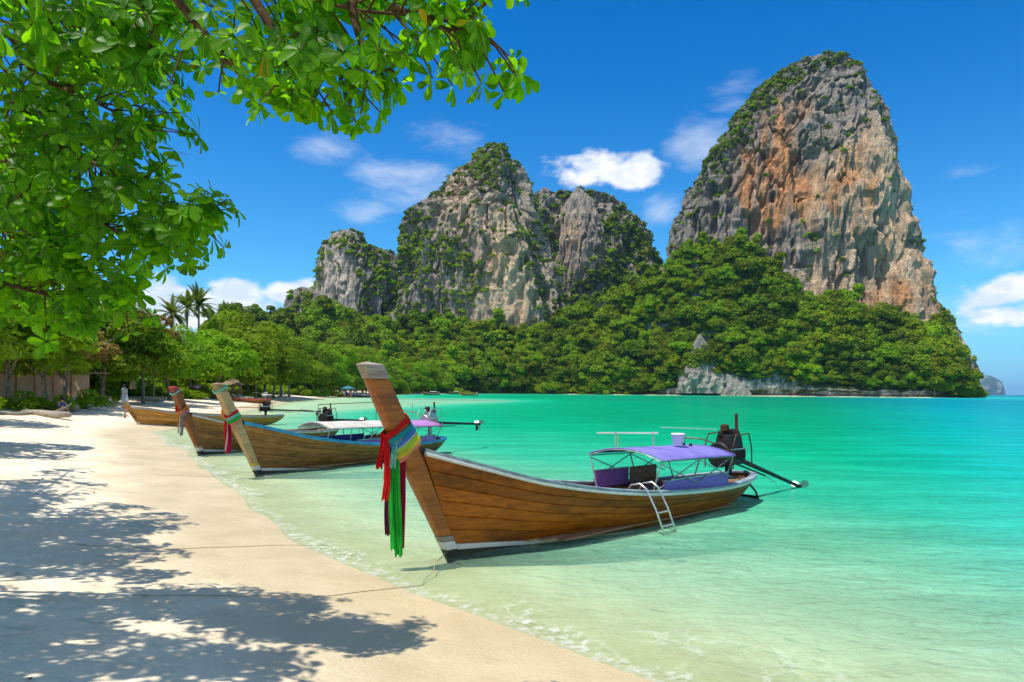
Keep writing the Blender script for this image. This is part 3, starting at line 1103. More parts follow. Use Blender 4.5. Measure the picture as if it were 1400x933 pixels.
m_hill, nt, out = new_mat('hill_ground')
co = nt.coord()
geo = nt.new('ShaderNodeNewGeometry')
sepn = nt.new('ShaderNodeSeparateXYZ')
nt.l.new(geo.outputs['Normal'], sepn.inputs[0])
s1 = nt.noise(nt.mapping(co, (1, 1, .3)), 0.35, 7.0, 0.66)
rockc = nt.mix(nt.step(s1, 0.35, 0.65), (0.11, 0.105, 0.10), (0.42, 0.38, 0.33))
sepp = nt.new('ShaderNodeSeparateXYZ')
nt.l.new(co, sepp.inputs[0])
tide = nt.step(sepp.outputs['Z'], 2.6, 1.0)
rockc = nt.mix(nt.math('MULTIPLY', tide, 0.85), rockc, (0.045, 0.042, 0.038))
soil = nt.mix(s1, (0.03, 0.045, 0.012), (0.06, 0.075, 0.02))
c = nt.mix(nt.step(nt.math('ABSOLUTE', sepn.outputs['Z']), 0.35, 0.6), rockc, soil)
principled(nt, out, c, 0.95, 0.1, nt.bump(s1, 0.8, 0.8))
tag(link('forest_hill', hm, m_hill), 'steep ground of the headland and hills under the forest', kind='structure')

rng = np.random.default_rng(202)
NTREE = 2300
cand_px = rng.uniform(296, 1334, NTREE * 3)
cand_t = rng.uniform(0.0, 1.02, NTREE * 3) ** 0.92
tx, ty, tz = hill_uv(cand_px, cand_t)
wgt = np.interp(cand_px, BPX, BPY) - np.interp(cand_px, SPX, SPY)
tops = np.interp(cand_px, HPX, HPY)
slope_len = np.hypot(wgt, np.maximum(0, (545 - tops)) * .5)
ok = rng.uniform(0, 1, len(cand_px)) < slope_len / slope_len.max() * 1.5
headland = cand_px > 870
ok &= np.where(headland, cand_t > 0.052, cand_t > 0.0)
# bare crag in the headland forest
bare = ((cand_px - 959) / 26) ** 2 + ((cand_t - 0.30) / 0.13) ** 2 < 1
ok &= ~bare
tx, ty, tz, cpx, ct = (v[ok][:NTREE] for v in (tx, ty, tz, cand_px, cand_t))
nT = len(tx)
ts = (0.7 + 1.25 * rng.uniform(0, 1, nT) ** 1.5) * np.where(cpx > 870, 1.15, 1.3) * np.where(ct < 0.12, 0.8, 1.0)
spread_n = fbm(tx * .03, ty * .03, 0, 2, 71)
ts *= 1 + .25 * spread_n
tp = np.stack([tx, ty, tz - 1.2], 1)
# the largest in the picture stand as trees of their own
sizepx = ts / ty
front = np.where((ct < 0.45) & (cpx > 400), sizepx, 0)
order = np.argsort(-front)
single = order[:250]
rest = np.setdiff1d(np.arange(nT), single)
scatter('hill_forest', 'dense jungle canopy covering the hills and headland below the cliffs', tp[rest], ts[rest], rng, JUNGLE_COL, len(JUNGLE))
for i in single:
    e = empty('jungle_tree', tp[i] + np.array([0, 0, -0.6]), rng.uniform(0, 6.28), float(ts[i]))
    k = int(rng.integers(0, len(JUNGLE)))
    where = ('at the far end of the beach' if cpx[i] < 560 else 'below the pointed tower' if cpx[i] < 720 else 'below the tree covered ridge' if cpx[i] < 870 else 'beside the jagged grey crag' if cpx[i] < 1030 else 'below the tallest tower')
    row = 'at the water edge' if ct[i] < 0.10 else 'on the lower slope' if ct[i] < 0.27 else 'higher on the slope'
    size_w = 'large' if ts[i] > 1.55 else 'medium' if ts[i] > 1.2 else 'small'
    shape = 'tall narrow' if k > 5 else 'round crowned'
    tag(e, '%s %s jungle tree %s %s' % (size_w, shape, row, where), 'tree', 'jungle trees ' + where)
    link('crown', JUNGLE[k], None, e, (0, 0, 0.6))
    link('trunk', JTRUNK[k % 3], None, e)

n2_ = 2600
p2, t2 = rng.uniform(400, 1330, n2_), rng.uniform(0.05, 1.0, n2_)
x2, y2, z2 = hill_uv(p2, t2)
scatter('hill_scrub', 'smaller trees and scrub between the crowns of the hill jungle', np.stack([x2, y2, z2 + rng.uniform(.5, 5.5, n2_)], 1), rng.uniform(.8, 1.9, n2_), rng, SCRUB_COL, len(SCRUB))

# bare crags showing through the headland forest
def crag(name, label, px, py, y, w, h, seed):
    c = P(px, py, y)
    n = 60
    th = np.linspace(0, 2 * math.pi, n, endpoint=False)
    rows = 40
    t = np.linspace(0, 1, rows)
    rr = w * (1 - t ** 1.8) ** .8 * (1.1 - .25 * t) + 0.05
    X = rr[:, None] * np.cos(th)[None]
    Y = rr[:, None] * np.sin(th)[None] * .7
    Z = np.repeat((t * h)[:, None], n, 1)
    dsp = 1 + .55 * fbm(X * .10 + seed, Y * .10, Z * .05, 4, seed) + .40 * (1 - 2 * np.abs(fbm(X * .3, Y * .3, Z * .08, 3, seed + 2)))
    X, Y = X * dsp, Y * dsp
    Z = Z + 4.5 * t[:, None] * fbm(X * .16, Y * .16, Z * .05, 3, seed + 4)
    v = np.stack([X, Y, Z], -1).reshape(-1, 3)
    v = np.vstack([v, [0, 0, h]])
    last = (rows - 1) * n + np.arange(n)
    me = np_mesh(name, v, grid_quads(rows, n, True), np.stack([last, (rows - 1) * n + (np.arange(n) + 1) % n, np.full(n, len(v) - 1)], 1))
    color_attr(me, 'stone', np.repeat(np.array([[.42, .39, .35]]), len(v), 0))
    float_attr(me, 'moss', np.full(len(v), .25))
    o = link(name, me, m_rock, loc=(c.x, c.y, c.z))
    tag(o, label, 'rock')
    return o


crag('limestone_crag', 'jagged grey limestone crag rising out of the headland forest', 957, 538, 452, 13.0, 37, 301)
crag('limestone_crag', 'lower grey rock buttress at the water edge beside the jagged crag', 1006, 546, 441, 6.5, 15, 303)

# ------------------------------------------------------------------ far islands
def island(name, label, px, half, hpx, y, seed):
    c = P(px, HORIZON + (px - 700) * math.sin(ROLL), y)
    w, h = half / FPX * y, hpx / FPX * y
    n, rows = 90, 40
    th = np.linspace(0, 2 * math.pi, n, endpoint=False)
    t = np.linspace(0, 1, rows)
    rr = w * (1 - t ** 1.9) ** .62 + 1
    X = rr[:, None] * np.cos(th)[None]
    Y = rr[:, None] * np.sin(th)[None]
    Z = np.repeat((t * h)[:, None], n, 1)
    k = w / 100
    dsp = 1 + .22 * fbm(X * .012 / k + seed, Y * .012 / k, Z * .012 / k, 4, seed)
    v = np.stack([X * dsp, Y * dsp, Z - 3], -1).reshape(-1, 3)
    v = np.vstack([v, [0, 0, h]])
    last = (rows - 1) * n + np.arange(n)
    me = np_mesh(name, v, grid_quads(rows, n, True), np.stack([last, (rows - 1) * n + (np.arange(n) + 1) % n, np.full(n, len(v) - 1)], 1))
    link(name, me, m_island, loc=(c.x, c.y, 0))
    o = bpy.context.scene.objects[me.name] if me.name in bpy.context.scene.objects else None
    return me


m_island, nt, out = new_mat('island_forest')
co = nt.coord()
n1 = nt.noise(co, 0.008, 7.0, 0.65)
c = nt.mix(nt.step(n1, 0.50, 0.62), (0.035, 0.06, 0.02), (0.36, 0.32, 0.27))
principled(nt, out, c, 0.95, 0.05, nt.bump(n1, 0.8, 40))


def island_obj(label, *a):
    before = set(COL.objects)
    island('far_island', label, *a)
    o = (set(COL.objects) - before).pop()
    tag(o, label, 'island')


island_obj('domed far island on the horizon with a pale rock face', 1349, 21, 27, 9000, 401)
island_obj('hazy farther island half hidden behind the headland', 1322, 14, 40, 11000, 403)

# ------------------------------------------------------------------ boat materials
def wood_mat(name, c0, c1, dark, rough=0.45, spec=0.35, wear=0.3, pale=None):
    m, nt, out = new_mat(name)
    co = nt.coord()
    oi = nt.new('ShaderNodeObjectInfo')
    off = nt.vmath('ADD', co, nt.vmath('SCALE', (1, 1, 1), scale=nt.math('MULTIPLY', oi.outputs['Random'], 30.0)))
    g1 = nt.noise(nt.mapping(off, (0.55, 6, 9)), 2.2, 8.0, 0.62, 0.6)
    g2 = nt.noise(nt.mapping(off, (1.2, 14, 22)), 3.5, 5.0, 0.6)
    st = nt.noise(nt.mapping(off, (0.9, 1.5, 2.0)), 1.5, 6.0, 0.62)
    c = nt.mix(nt.step(g1, 0.32, 0.68), c0, c1)
    c = nt.mix(nt.math('MULTIPLY', nt.step(g2, 0.52, 0.72), 0.55), c, dark)
    c = nt.mix(nt.math('MULTIPLY', nt.step(st, 0.46, 0.70), wear), c, dark)
    if pale:
        c = nt.mix(nt.math('MULTIPLY', nt.step(nt.noise(off, 4.0, 8.0, 0.7), 0.60, 0.70), 0.6), c, pale)
    hsv = nt.new('ShaderNodeHueSaturation')
    nt.l.new(nt.math('ADD', 0.74, nt.math('MULTIPLY', oi.outputs['Random'], 0.5)), hsv.inputs['Value'])
    nt.l.new(c, hsv.inputs['Color'])
    h = nt.math('ADD', g1, nt.math('MULTIPLY', g2, 0.4))
    principled(nt, out, hsv.outputs[0], rough, spec, nt.bump(h, 0.35, 0.012))
    return m


m_hull = wood_mat('varnished_teak', (0.25, 0.056, 0.002), (0.41, 0.112, 0.004), (0.075, 0.022, 0.004), 0.36, 0.25, 0.85)
m_hull_old = wood_mat('weathered_teak', (0.21, 0.085, 0.022), (0.40, 0.185, 0.05), (0.07, 0.036, 0.016), 0.55, 0.22, 0.6, (0.46, 0.29, 0.12))
m_hull_gold = wood_mat('honey_teak', (0.36, 0.17, 0.035), (0.55, 0.29, 0.06), (0.17, 0.08, 0.025), 0.5, 0.3, 0.4)
m_stem = wood_mat('stem_teak', (0.25, 0.062, 0.003), (0.41, 0.122, 0.006), (0.09, 0.035, 0.012), 0.4, 0.4, 0.6)
m_stem_pale = wood_mat('pale_stem_wood', (0.34, 0.22, 0.10), (0.50, 0.34, 0.16), (0.16, 0.09, 0.04), 0.6, 0.25, 0.4)
m_grey_wood = wood_mat('grey_weathered_wood', (0.22, 0.18, 0.14), (0.42, 0.36, 0.29), (0.10, 0.08, 0.06), 0.8, 0.15, 0.4)
m_deck = wood_mat('deck_boards', (0.28, 0.15, 0.07), (0.45, 0.28, 0.14), (0.10, 0.06, 0.03), 0.7, 0.2, 0.6)
m_bottom = simple_mat('dark_bottom_paint', (0.035, 0.028, 0.024), 0.6, 0.3, 0.35, 3.0, 0.3, wear=(0.09, 0.07, 0.05))
m_white = simple_mat('white_paint', (0.62, 0.60, 0.55), 0.5, 0.35, 0.12, 5.0, 0.2, wear=(0.36, 0.31, 0.25))
m_greypaint = simple_mat('grey_blue_paint', (0.24, 0.30, 0.33), 0.6, 0.3, 0.3, 4.0, 0.2, wear=(0.42, 0.38, 0.33))
m_blue = simple_mat('blue_paint', (0.035, 0.27, 0.46), 0.5, 0.35, 0.25, 4.0, 0.2, wear=(0.10, 0.16, 0.18))
m_teal = simple_mat('teal_paint', (0.04, 0.22, 0.20), 0.5, 0.35, 0.25, 4.0, 0.2)
m_redpaint = simple_mat('red_paint', (0.36, 0.05, 0.035), 0.5, 0.35, 0.25, 4.0, 0.2)
m_yellow = simple_mat('yellow_paint', (0.62, 0.36, 0.03), 0.5, 0.3, 0.2, 4.0, 0.2)
m_purple = simple_mat('purple_vinyl', (0.19, 0.10, 0.42), 0.45, 0.4, 0.15, 3.0, 0.1)
m_violet = simple_mat('violet_vinyl', (0.30, 0.13, 0.40), 0.45, 0.4, 0.15, 3.0, 0.1)
m_seatblue = simple_mat('blue_vinyl', (0.02, 0.07, 0.38), 0.45, 0.4, 0.15, 3.0, 0.1)
m_aqua = simple_mat('aqua_vinyl', (0.03, 0.34, 0.50), 0.45, 0.4, 0.15, 3.0, 0.1)
m_chrome = simple_mat('steel_tube', (0.62, 0.60, 0.56), 0.35, 0.5, 0.15, 9.0, 0.05, metallic=0.85, wear=(0.30, 0.20, 0.13))
m_post = simple_mat('canopy_post_paint', (0.30, 0.32, 0.31), 0.5, 0.4, 0.3, 8.0, 0.1, metallic=0.3, wear=(0.22, 0.12, 0.07))
m_iron = simple_mat('black_iron', (0.022, 0.019, 0.017), 0.55, 0.4, 0.5, 7.0, 0.3, metallic=0.4, wear=(0.11, 0.05, 0.025))
m_rust = simple_mat('rusty_iron', (0.10, 0.035, 0.02), 0.75, 0.25, 0.5, 8.0, 0.4, metallic=0.2, wear=(0.025, 0.02, 0.018))
m_alu = simple_mat('dull_aluminium', (0.42, 0.42, 0.41), 0.45, 0.5, 0.2, 8.0, 0.1, metallic=0.8, wear=(0.12, 0.09, 0.07))
m_rope = simple_mat('rope_fibre', (0.40, 0.32, 0.22), 0.9, 0.1, 0.35, 40.0, 0.5)
m_plastic = simple_mat('white_plastic', (0.80, 0.79, 0.77), 0.4, 0.4, 0.05, 4.0, 0.02)


def cloth_mat(name, color, under=None, rough=0.75):
    m, nt, out = new_mat(name)
    co = nt.coord()
    n1 = nt.noise(co, 3.0, 5.0, 0.6)
    weave = nt.noise(co, 90.0, 2.0)
    c = nt.mix(nt.step(n1, 0.3, 0.7), tuple(x * .82 for x in color), tuple(min(1, x * 1.12) for x in color))
    d = nt.new('ShaderNodeBsdfDiffuse')
    nt.l.new(c, d.inputs['Color'])
    nt.l.new(nt.bump(nt.math('ADD', n1, nt.math('MULTIPLY', weave, .2)), .6, .06), d.inputs['Normal'])
    t = nt.new('ShaderNodeBsdfTranslucent')
    nt.l.new(c, t.inputs['Color'])
    mx = nt.new('ShaderNodeMixShader')
    mx.inputs[0].default_value = 0.22
    nt.l.new(d.outputs[0], mx.inputs[1])
    nt.l.new(t.outputs[0], mx.inputs[2])
    nt.l.new(mx.outputs[0], out.inputs['Surface'])
    return m


m_c_lav = cloth_mat('lavender_canvas', (0.27, 0.235, 0.64))
m_c_blue = cloth_mat('shaded_lavender_canvas', (0.03, 0.055, 0.32))  # underside of the same lavender fabric, its shade put into the colour
m_c_white = cloth_mat('white_canvas', (0.72, 0.66, 0.58))
m_c_pink = cloth_mat('pink_canvas', (0.52, 0.26, 0.55))
m_c_teal = cloth_mat('teal_canvas', (0.06, 0.24, 0.27))
RIB = {k: cloth_mat(k + '_ribbon', v) for k, v in dict(red=(0.62, 0.02, 0.02), green=(0.03, 0.50, 0.05), plum=(0.12, 0.015, 0.05), maroon=(0.40, 0.015, 0.06), teal=(0.02, 0.30, 0.32), blue=(0.06, 0.20, 0.50),
                                                       yellow=(0.72, 0.55, 0.06), lime=(0.42, 0.60, 0.05), coral=(0.80, 0.24, 0.18), white=(0.70, 0.66, 0.58), grey=(0.30, 0.27, 0.27), orange=(0.70, 0.26, 0.05), mint=(0.18, 0.55, 0.40)).items()}

# ------------------------------------------------------------------ long-tail boats
UA = np.array([-.62, .2, 1.17, 2.63, 3.7, 5.8, 6.9, 7.35, 7.6, 7.7])
UU = (UA + .62) / 8.32


class Hull:
    """local axes: x runs aft from the stem foot, y across, z up from the water"""
    def __init__(self, bow_h=1.44, top=(-1.33, 2.5), bow_a=-.62):
        self.bow_a, self.bow_h, self.top = bow_a, bow_h, top
        k = bow_h / 1.44
        self.zg = [bow_h, 1.2 * (.3 + .7 * k), .93 * (.5 + .5 * k), .68, .57, .48, .49, .51, .52, .52]
        self.hb = [.085, .30, .53, .70, .76, .71, .52, .36, .20, .0]
        self.zk = [-.12, -.15, -.18, -.2, -.22, -.18, -.08, .0, .08, .14]
        self.pp = [.95, .85, .68, .52, .46, .5, .55, .6, .7, .8]

    def pt(self, u, s, side, out=0.0):
        zg, hb = hermite(UU, self.zg, u), hermite(UU, self.hb, u)
        zk, p = hermite(UU, self.zk, u), hermite(UU, self.pp, u)
        bow = self.bow_a + (0.06 - self.bow_a) * (1 - s)
        st = 7.7 - 0.42 * (1 - s) ** 2
        a = bow + (st - bow) * u
        y = hb * np.maximum(s, 0.001) ** p + 0.02 * (1 - u) + out
        return np.stack([a, side * y, zk + (zg - zk) * s], -1)


def boat_hull(e, H, mats, n_planks=6, nu=46, ribs=True):
    u = 1 - (1 - np.linspace(0, 1, nu)) ** 1.35
    bounds = [0, .135, .19] + list(np.linspace(.19, .97, n_planks + 1)[1:])
    rng = random.Random(hash(mats['seed']) % 1000)
    for side in (-1, 1):
        for k in range(len(bounds) - 1):
            s0, s1 = bounds[k], bounds[k + 1]
            ss = [s0, s0 + (s1 - s0) * .06, s0 + (s1 - s0) * .5, s1 - (s1 - s0) * .06, s1]
            proud = rng.uniform(0.0, 0.007)
            outs = [-.009, proud, proud + .002, proud, -.009]
            rows = [H.pt(u, s, side, o) for s, o in zip(ss, outs)] + [H.pt(u, s1, side, -.032), H.pt(u, s0, side, -.032)]
            v = np.concatenate(rows)
            nr = len(rows)
            i = np.arange(nu - 1)
            f = []
            for r in range(nr):
                r2 = (r + 1) % nr
                a, b = r * nu + i, r * nu + i + 1
                c, d = r2 * nu + i + 1, r2 * nu + i
                f.append(np.stack([a, b, c, d] if side < 0 else [d, c, b, a], 1))
            name = 'bottom_plank' if k == 0 else 'painted_stripe' if k == 1 else 'plank'
            me = np_mesh(name, v, np.concatenate(f), smooth=False)
            link(name, me, mats['bottom'] if k == 0 else mats['stripe'] if k == 1 else mats['hull'], e)
    # rubbing strake and gunwale cap run round the stern
    def loop(s, out, dz):
        a = H.pt(u, s, -1, out)
        b = H.pt(u, s, 1, out)[::-1]
        r = np.concatenate([a, b[1:]])
        r[:, 2] += dz
        return r

    def sweep(name, mat, offs):
        rows = [loop(*o) for o in offs]
        n = len(rows[0])
        i = np.arange(n - 1)
        f = []
        for r in range(len(rows)):
            r2 = (r + 1) % len(rows)
            f.append(np.stack([r * n + i, r * n + i + 1, r2 * n + i + 1, r2 * n + i], 1))
        link(name, np_mesh(name, np.concatenate(rows), np.concatenate(f), smooth=False), mat, e)
    sweep('rubbing_strake', mats['rail'], [(.965, .012, -.012), (.965, .05, -.012), (.965, .058, .015), (.965, .05, .04), (.965, .012, .044)])
    sweep('gunwale', mats['gunwale'], [(.985, .046, .0), (.985, .046, .05), (.985, -.03, .058), (.985, -.10, .05), (.985, -.10, .015), (.985, -.028, .0)])
    if ribs:
        for k in range(11):
            uu = 0.13 + 0.075 * k
            mb = MB()
            ss = np.linspace(0.05, .96, 9)
            pts = [H.pt(np.array([uu]), s, -1, -.045)[0] for s in ss[::-1]] + [H.pt(np.array([uu]), s, 1, -.045)[0] for s in ss]
            for a, b in zip(pts[:-1], pts[1:]):
                mb.beam(a, b, .05, .035, up=(1, 0, 0))
            mb.build('rib', mats['inner'], e)
    # floor boards
    for k in range(7):
        y = (k - 3) * .15
        a0 = .9 + .22 * abs(k - 3)
        a1 = 7.0 - .25 * abs(k - 3)
        MB().box(((a0 + a1) / 2, y, .07 + .003 * (k % 2)), (a1 - a0, .143, .022)).build('floor_board', mats['inner'], e, bevel=.004)
    # solid dark bilge closing the bottom
    uu = np.linspace(.06, .95, 24)
    L, Rr = H.pt(uu, .24, -1, -.03), H.pt(uu, .24, 1, -.03)
    L[:, 2] = Rr[:, 2] = .045
    link('bilge_board', np_mesh('bilge_board', np.concatenate([L, Rr]), [(i, i + 1, 24 + i + 1, 24 + i) for i in range(23)]), m_bottom, e)
    # fore deck and thwarts
    uu = np.linspace(.005, .14, 10)
    L, Rr = H.pt(uu, .93, -1, -.02), H.pt(uu, .93, 1, -.02)
    link('fore_deck', np_mesh('fore_deck', np.concatenate([L, Rr]), [(i, i + 1, 10 + i + 1, 10 + i) for i in range(9)]), mats['inner'], e)
    for a in mats.get('thwarts', (1.5, 2.35, 3.1)):
        w = float(H.pt(np.array([(a + .5) / 8.2]), .42, 1, -.12)[0][1])
        MB().box((a, 0, .36), (.24, 2 * w, .03)).build('thwart', mats['inner'], e, bevel=.005)


def stem_post(e, H, mat, cap_mat, band=None, foot_mat=None, thick=1.0):
    """raked prow timber"""
    ta, tz = H.top
    fa, fz = 0.02, -.16
    gz = H.bow_h

    def sec(z):
        t = (z - fz) / (tz - fz)
        a = fa + (ta - fa) * t
        gk = min(1, max(0, (z - fz) / (gz - fz)))
        th = (.15 + .15 * gk) if z <= gz else .30 - .03 * (z - gz) / max(.01, tz - gz)
        w = (.13 + .07 * gk)
        return a, th * thick, w * thick
    def block(zs, grow=0.0, top_peak=False):
        mb = MB()
        rows = []
        for z in zs:
            a, th, w = sec(z)
            g = grow
            rows.append([(a - th * .45 - g, -w / 2 - g, z), (a - th * .5 - g, 0, z), (a - th * .45 - g, w / 2 + g, z), (a + th * .5 + g, w / 2 + g, z), (a + th * .5 + g, -w / 2 - g, z)])
        n = 5
        vs = [p for r in rows for p in r]
        fs = []
        for i in range(len(rows) - 1):
            for k in range(n):
                fs.append((i * n + k, i * n + (k + 1) % n, (i + 1) * n + (k + 1) % n, (i + 1) * n + k))
        if top_peak:
            c = Vector((0, 0, 0))
            for p in rows[-1]:
                c += Vector(p)
            c /= n
            vs.append(tuple(c + Vector((-.01, 0, .035))))
            for k in range(n):
                fs.append(((len(rows) - 1) * n + k, (len(rows) - 1) * n + (k + 1) % n, len(vs) - 1))
        else:
            fs.append(tuple((len(rows) - 1) * n + k for k in range(n)))
        fs.append(tuple(reversed(range(n))))
        mb.add(vs, fs)
        return mb
    z_cap = tz - .17
    s = block([.30, .8, gz - .2, gz + .3, z_cap - .6, z_cap]).build('stem_post', mat, e, bevel=.012)
    block([z_cap, tz], .004, True).build('stem_cap', cap_mat, s, bevel=.008)
    block([.115, .225], .003).build('painted_band', m_white, s)
    block([-.16, .113], .002).build('stem_foot', m_bottom, s)
    block([.227, .30], .0015).build('worn_patch', foot_mat or m_grey_wood, s)
    return sec


def ribbon_strip(mb, pts, w, across, thick=.004, folds=2, seed=0):
    """a hanging strip of cloth with folds along its length"""
    rng = random.Random(seed)
    ac = Vector(across).normalized()
    nrm = ac.cross(Vector((0, 0, 1))).normalized()
    n = 9
    ph = rng.random() * 6
    vs, fs = [], []
    for i, p in enumerate(pts):
        p = Vector(p)
        t = i / (len(pts) - 1)
        for side in (0, 1):
            for k in range(n):
                x = (k / (n - 1) - .5)
                q = p + ac * (x * w * (.75 + .35 * t)) + nrm * (math.sin(x * 2 * math.pi * folds + ph + t * 1.2) * w * .16 + (thick if side else 0))
                if i == len(pts) - 1:
                    q.z -= abs(math.sin(x * 5 + ph)) * w * .5
                vs.append(q)
    m = 2 * n
    for i in range(len(pts) - 1):
        for k in range(n - 1):
            a = i * m + k
            fs.append((a, a + 1, a + m + 1, a + m))
            b = a + n
            fs.append((b + m, b + m + 1, b + 1, b))
        fs.append((i * m, i * m + m, i * m + m + n, i * m + n))
        a = i * m + n - 1
        fs.append((a, a + n, a + n + m, a + m))
    return mb.add(vs, fs)


def garland(boat, sec, H, wraps, strips, label, zc, tilt=0.3):
    """cloth wound round the prow with hanging ends"""
    e = empty('prow_garland')
    e.parent = None
    e.matrix_world = boat.matrix_world.copy()
    tag(e, label, 'garland', 'cloth garlands on the prows')
    for j, (col, dz, h) in enumerate(wraps):
        z = zc + dz
        rows = []
        for q in (0, 1):
            zz = z + (q - .5) * h
            ring = []
            for k in range(20):
                t = 2 * math.pi * k / 20
                a, th, w = sec(zz)
                cx, cy = math.cos(t), math.sin(t)
                r = 1.0 / max(abs(cx), abs(cy)) ** .7
                bulge = .012 + .006 * (j % 3) + .006 * math.sin(5 * t + j)
                x = a + cx * r * (th * .5 + bulge)
                y = cy * r * (w * .5 + bulge)
                ring.append((x, y, zz - tilt * cx * (th * .5 + .03) * -1.0 + .008 * math.sin(3 * t + j * 2)))
            rows += ring
        inner = []
        mb = MB()
        f = [(k, (k + 1) % 20, 20 + (k + 1) % 20, 20 + k) for k in range(20)]
        mb.add(rows, f)
        # inner faces give the band its thickness
        c = Vector((sec(z)[0], 0, z))
        rin = [tuple(c + (Vector(p) - c) * .93) for p in rows]
        mb.add(rin, [tuple(reversed(q)) for q in f])
        mb.add([rows[k] for k in range(20)] + [rin[k] for k in range(20)], [(20 + k, 20 + (k + 1) % 20, (k + 1) % 20, k) for k in range(20)])
        mb.add([rows[20 + k] for k in range(20)] + [rin[20 + k] for k in range(20)], [(k, (k + 1) % 20, 20 + (k + 1) % 20, 20 + k) for k in range(20)])
        mb.build('wrap_band', RIB[col], e, smooth=True)
    for j, (col, da, dy, z0, L, w) in enumerate(strips):
        a, th, ww = sec(zc)
        x0 = a - th * .5 - .03 + da
        pts = []
        for i in range(9):
            t = i / 8
            pts.append((x0 + .035 * math.sin(t * 3 + j) * t, dy + .02 * math.sin(t * 4 + j * 1.7) * t, zc + z0 - L * t))
        mb = MB()
        ribbon_strip(mb, pts, w, (.68, -.73, 0) if j % 2 else (.9, -.3, 0), seed=j, folds=1.5 + (j % 2))
        mb.build('ribbon', RIB[col], e, smooth=True)
    return e


def canopy(e, a0, a1, half, z0, rise, roof, under, frame, braces=True, bays=2, panels=None):
    """arched canvas roof on posts"""
    n, m = 15, 9
    vt = []
    for lay in (0, 1):
        for i in range(m):
            a = a0 + (a1 - a0) * i / (m - 1)
            sag = .012 * math.sin(math.pi * (i / (m - 1)) * bays * 2)
            for k in range(n):
                x = -1 + 2 * k / (n - 1)
                vt.append((a, x * half * 1.06, z0 + rise * (1 - abs(x) ** 2.0) - lay * .012 - abs(sag) * (1 - x * x) - .05 * i / (m - 1)))
    f0, f1 = [], []
    for i in range(m - 1):
        for k in range(n - 1):
            a = i * n + k
            f0.append((a, a + n, a + n + 1, a + 1))
            b = a + m * n
            f1.append((b + 1, b + n + 1, b + n, b))
    rim = []
    for k in range(n - 1):
        rim.append((k, k + 1, m * n + k + 1, m * n + k))
        q = (m - 1) * n + k
        rim.append((q + 1, q, m * n + q, m * n + q + 1))
    for i in range(m - 1):
        rim.append((i * n + n, i * n, m * n + i * n, m * n + i * n + n))
        q = i * n + n - 1
        rim.append((q, q + n, m * n + q + n, m * n + q))
    mb = MB().add(vt, f0 + rim)
    c = mb.build('canopy_roof', roof, e, smooth=True)
    top_only = MB().add(vt[m * n:], [tuple(i - m * n for i in f) for f in f1])
    top_only.build('roof_underside', under, c, smooth=True)
    # hoops front and rear
    for a in (a0, (a0 + a1) / 2, a1):
        i = (a - a0) / (a1 - a0)
        pts = [(a, x * half, z0 + rise * (1 - x * x) - .03 - .05 * i) for x in np.linspace(-1, 1, 13)]
        MB().tube(pts, .011, 6).build('roof_hoop', frame, c)
    for side in (-1, 1):
        xs = [a0 + .02 + (a1 - a0 - .04) * i / bays for i in range(bays + 1)]
        for a in xs:
            yb = min(half * .97, float(np.interp(a, [-.6, .2, 1.17, 2.63, 3.7, 5.8, 6.9], [.05, .24, .46, .62, .68, .63, .45])))
            MB().tube([(a, side * yb * .82, .42), (a, side * half, z0 - .06)], .014, 6).build('post', frame, e)
        MB().tube([(a0, side * half, z0 - .035), (a1, side * half, z0 - .075)], .011, 6).build('roof_rail', frame, e)
        if braces:
            for i in range(bays):
                p0, p1 = xs[i] + .03, xs[i + 1] - .03
                MB().tube([(p0, side * half * 1.0, z0 - .08), (p1, side * half * .98, z0 - .46)], .010, 6).build('cross_brace', frame, e)
                MB().tube([(p0, side * half * .98 - side * .02, z0 - .46), (p1, side * half - side * .02, z0 - .08)], .010, 6).build('cross_brace', frame, e)
    for (p0, p1, side, zz0, zz1, mat) in (panels or []):
        MB().box(((p0 + p1) / 2, side * half * .90, (zz0 + zz1) / 2), (p1 - p0, .05, zz1 - zz0)).build('seat_back', mat, e, bevel=.012)
        MB().box(((p0 + p1) / 2, side * half * .90, zz1 + .008), (p1 - p0 + .02, .06, .014)).build('trim_rail', m_chrome if mat in (m_purple, m_violet) else frame, e)
        MB().box(((p0 + p1) / 2, side * half * .52, .36), (p1 - p0, .26, .05)).build('bench_seat', mat, e, bevel=.01)


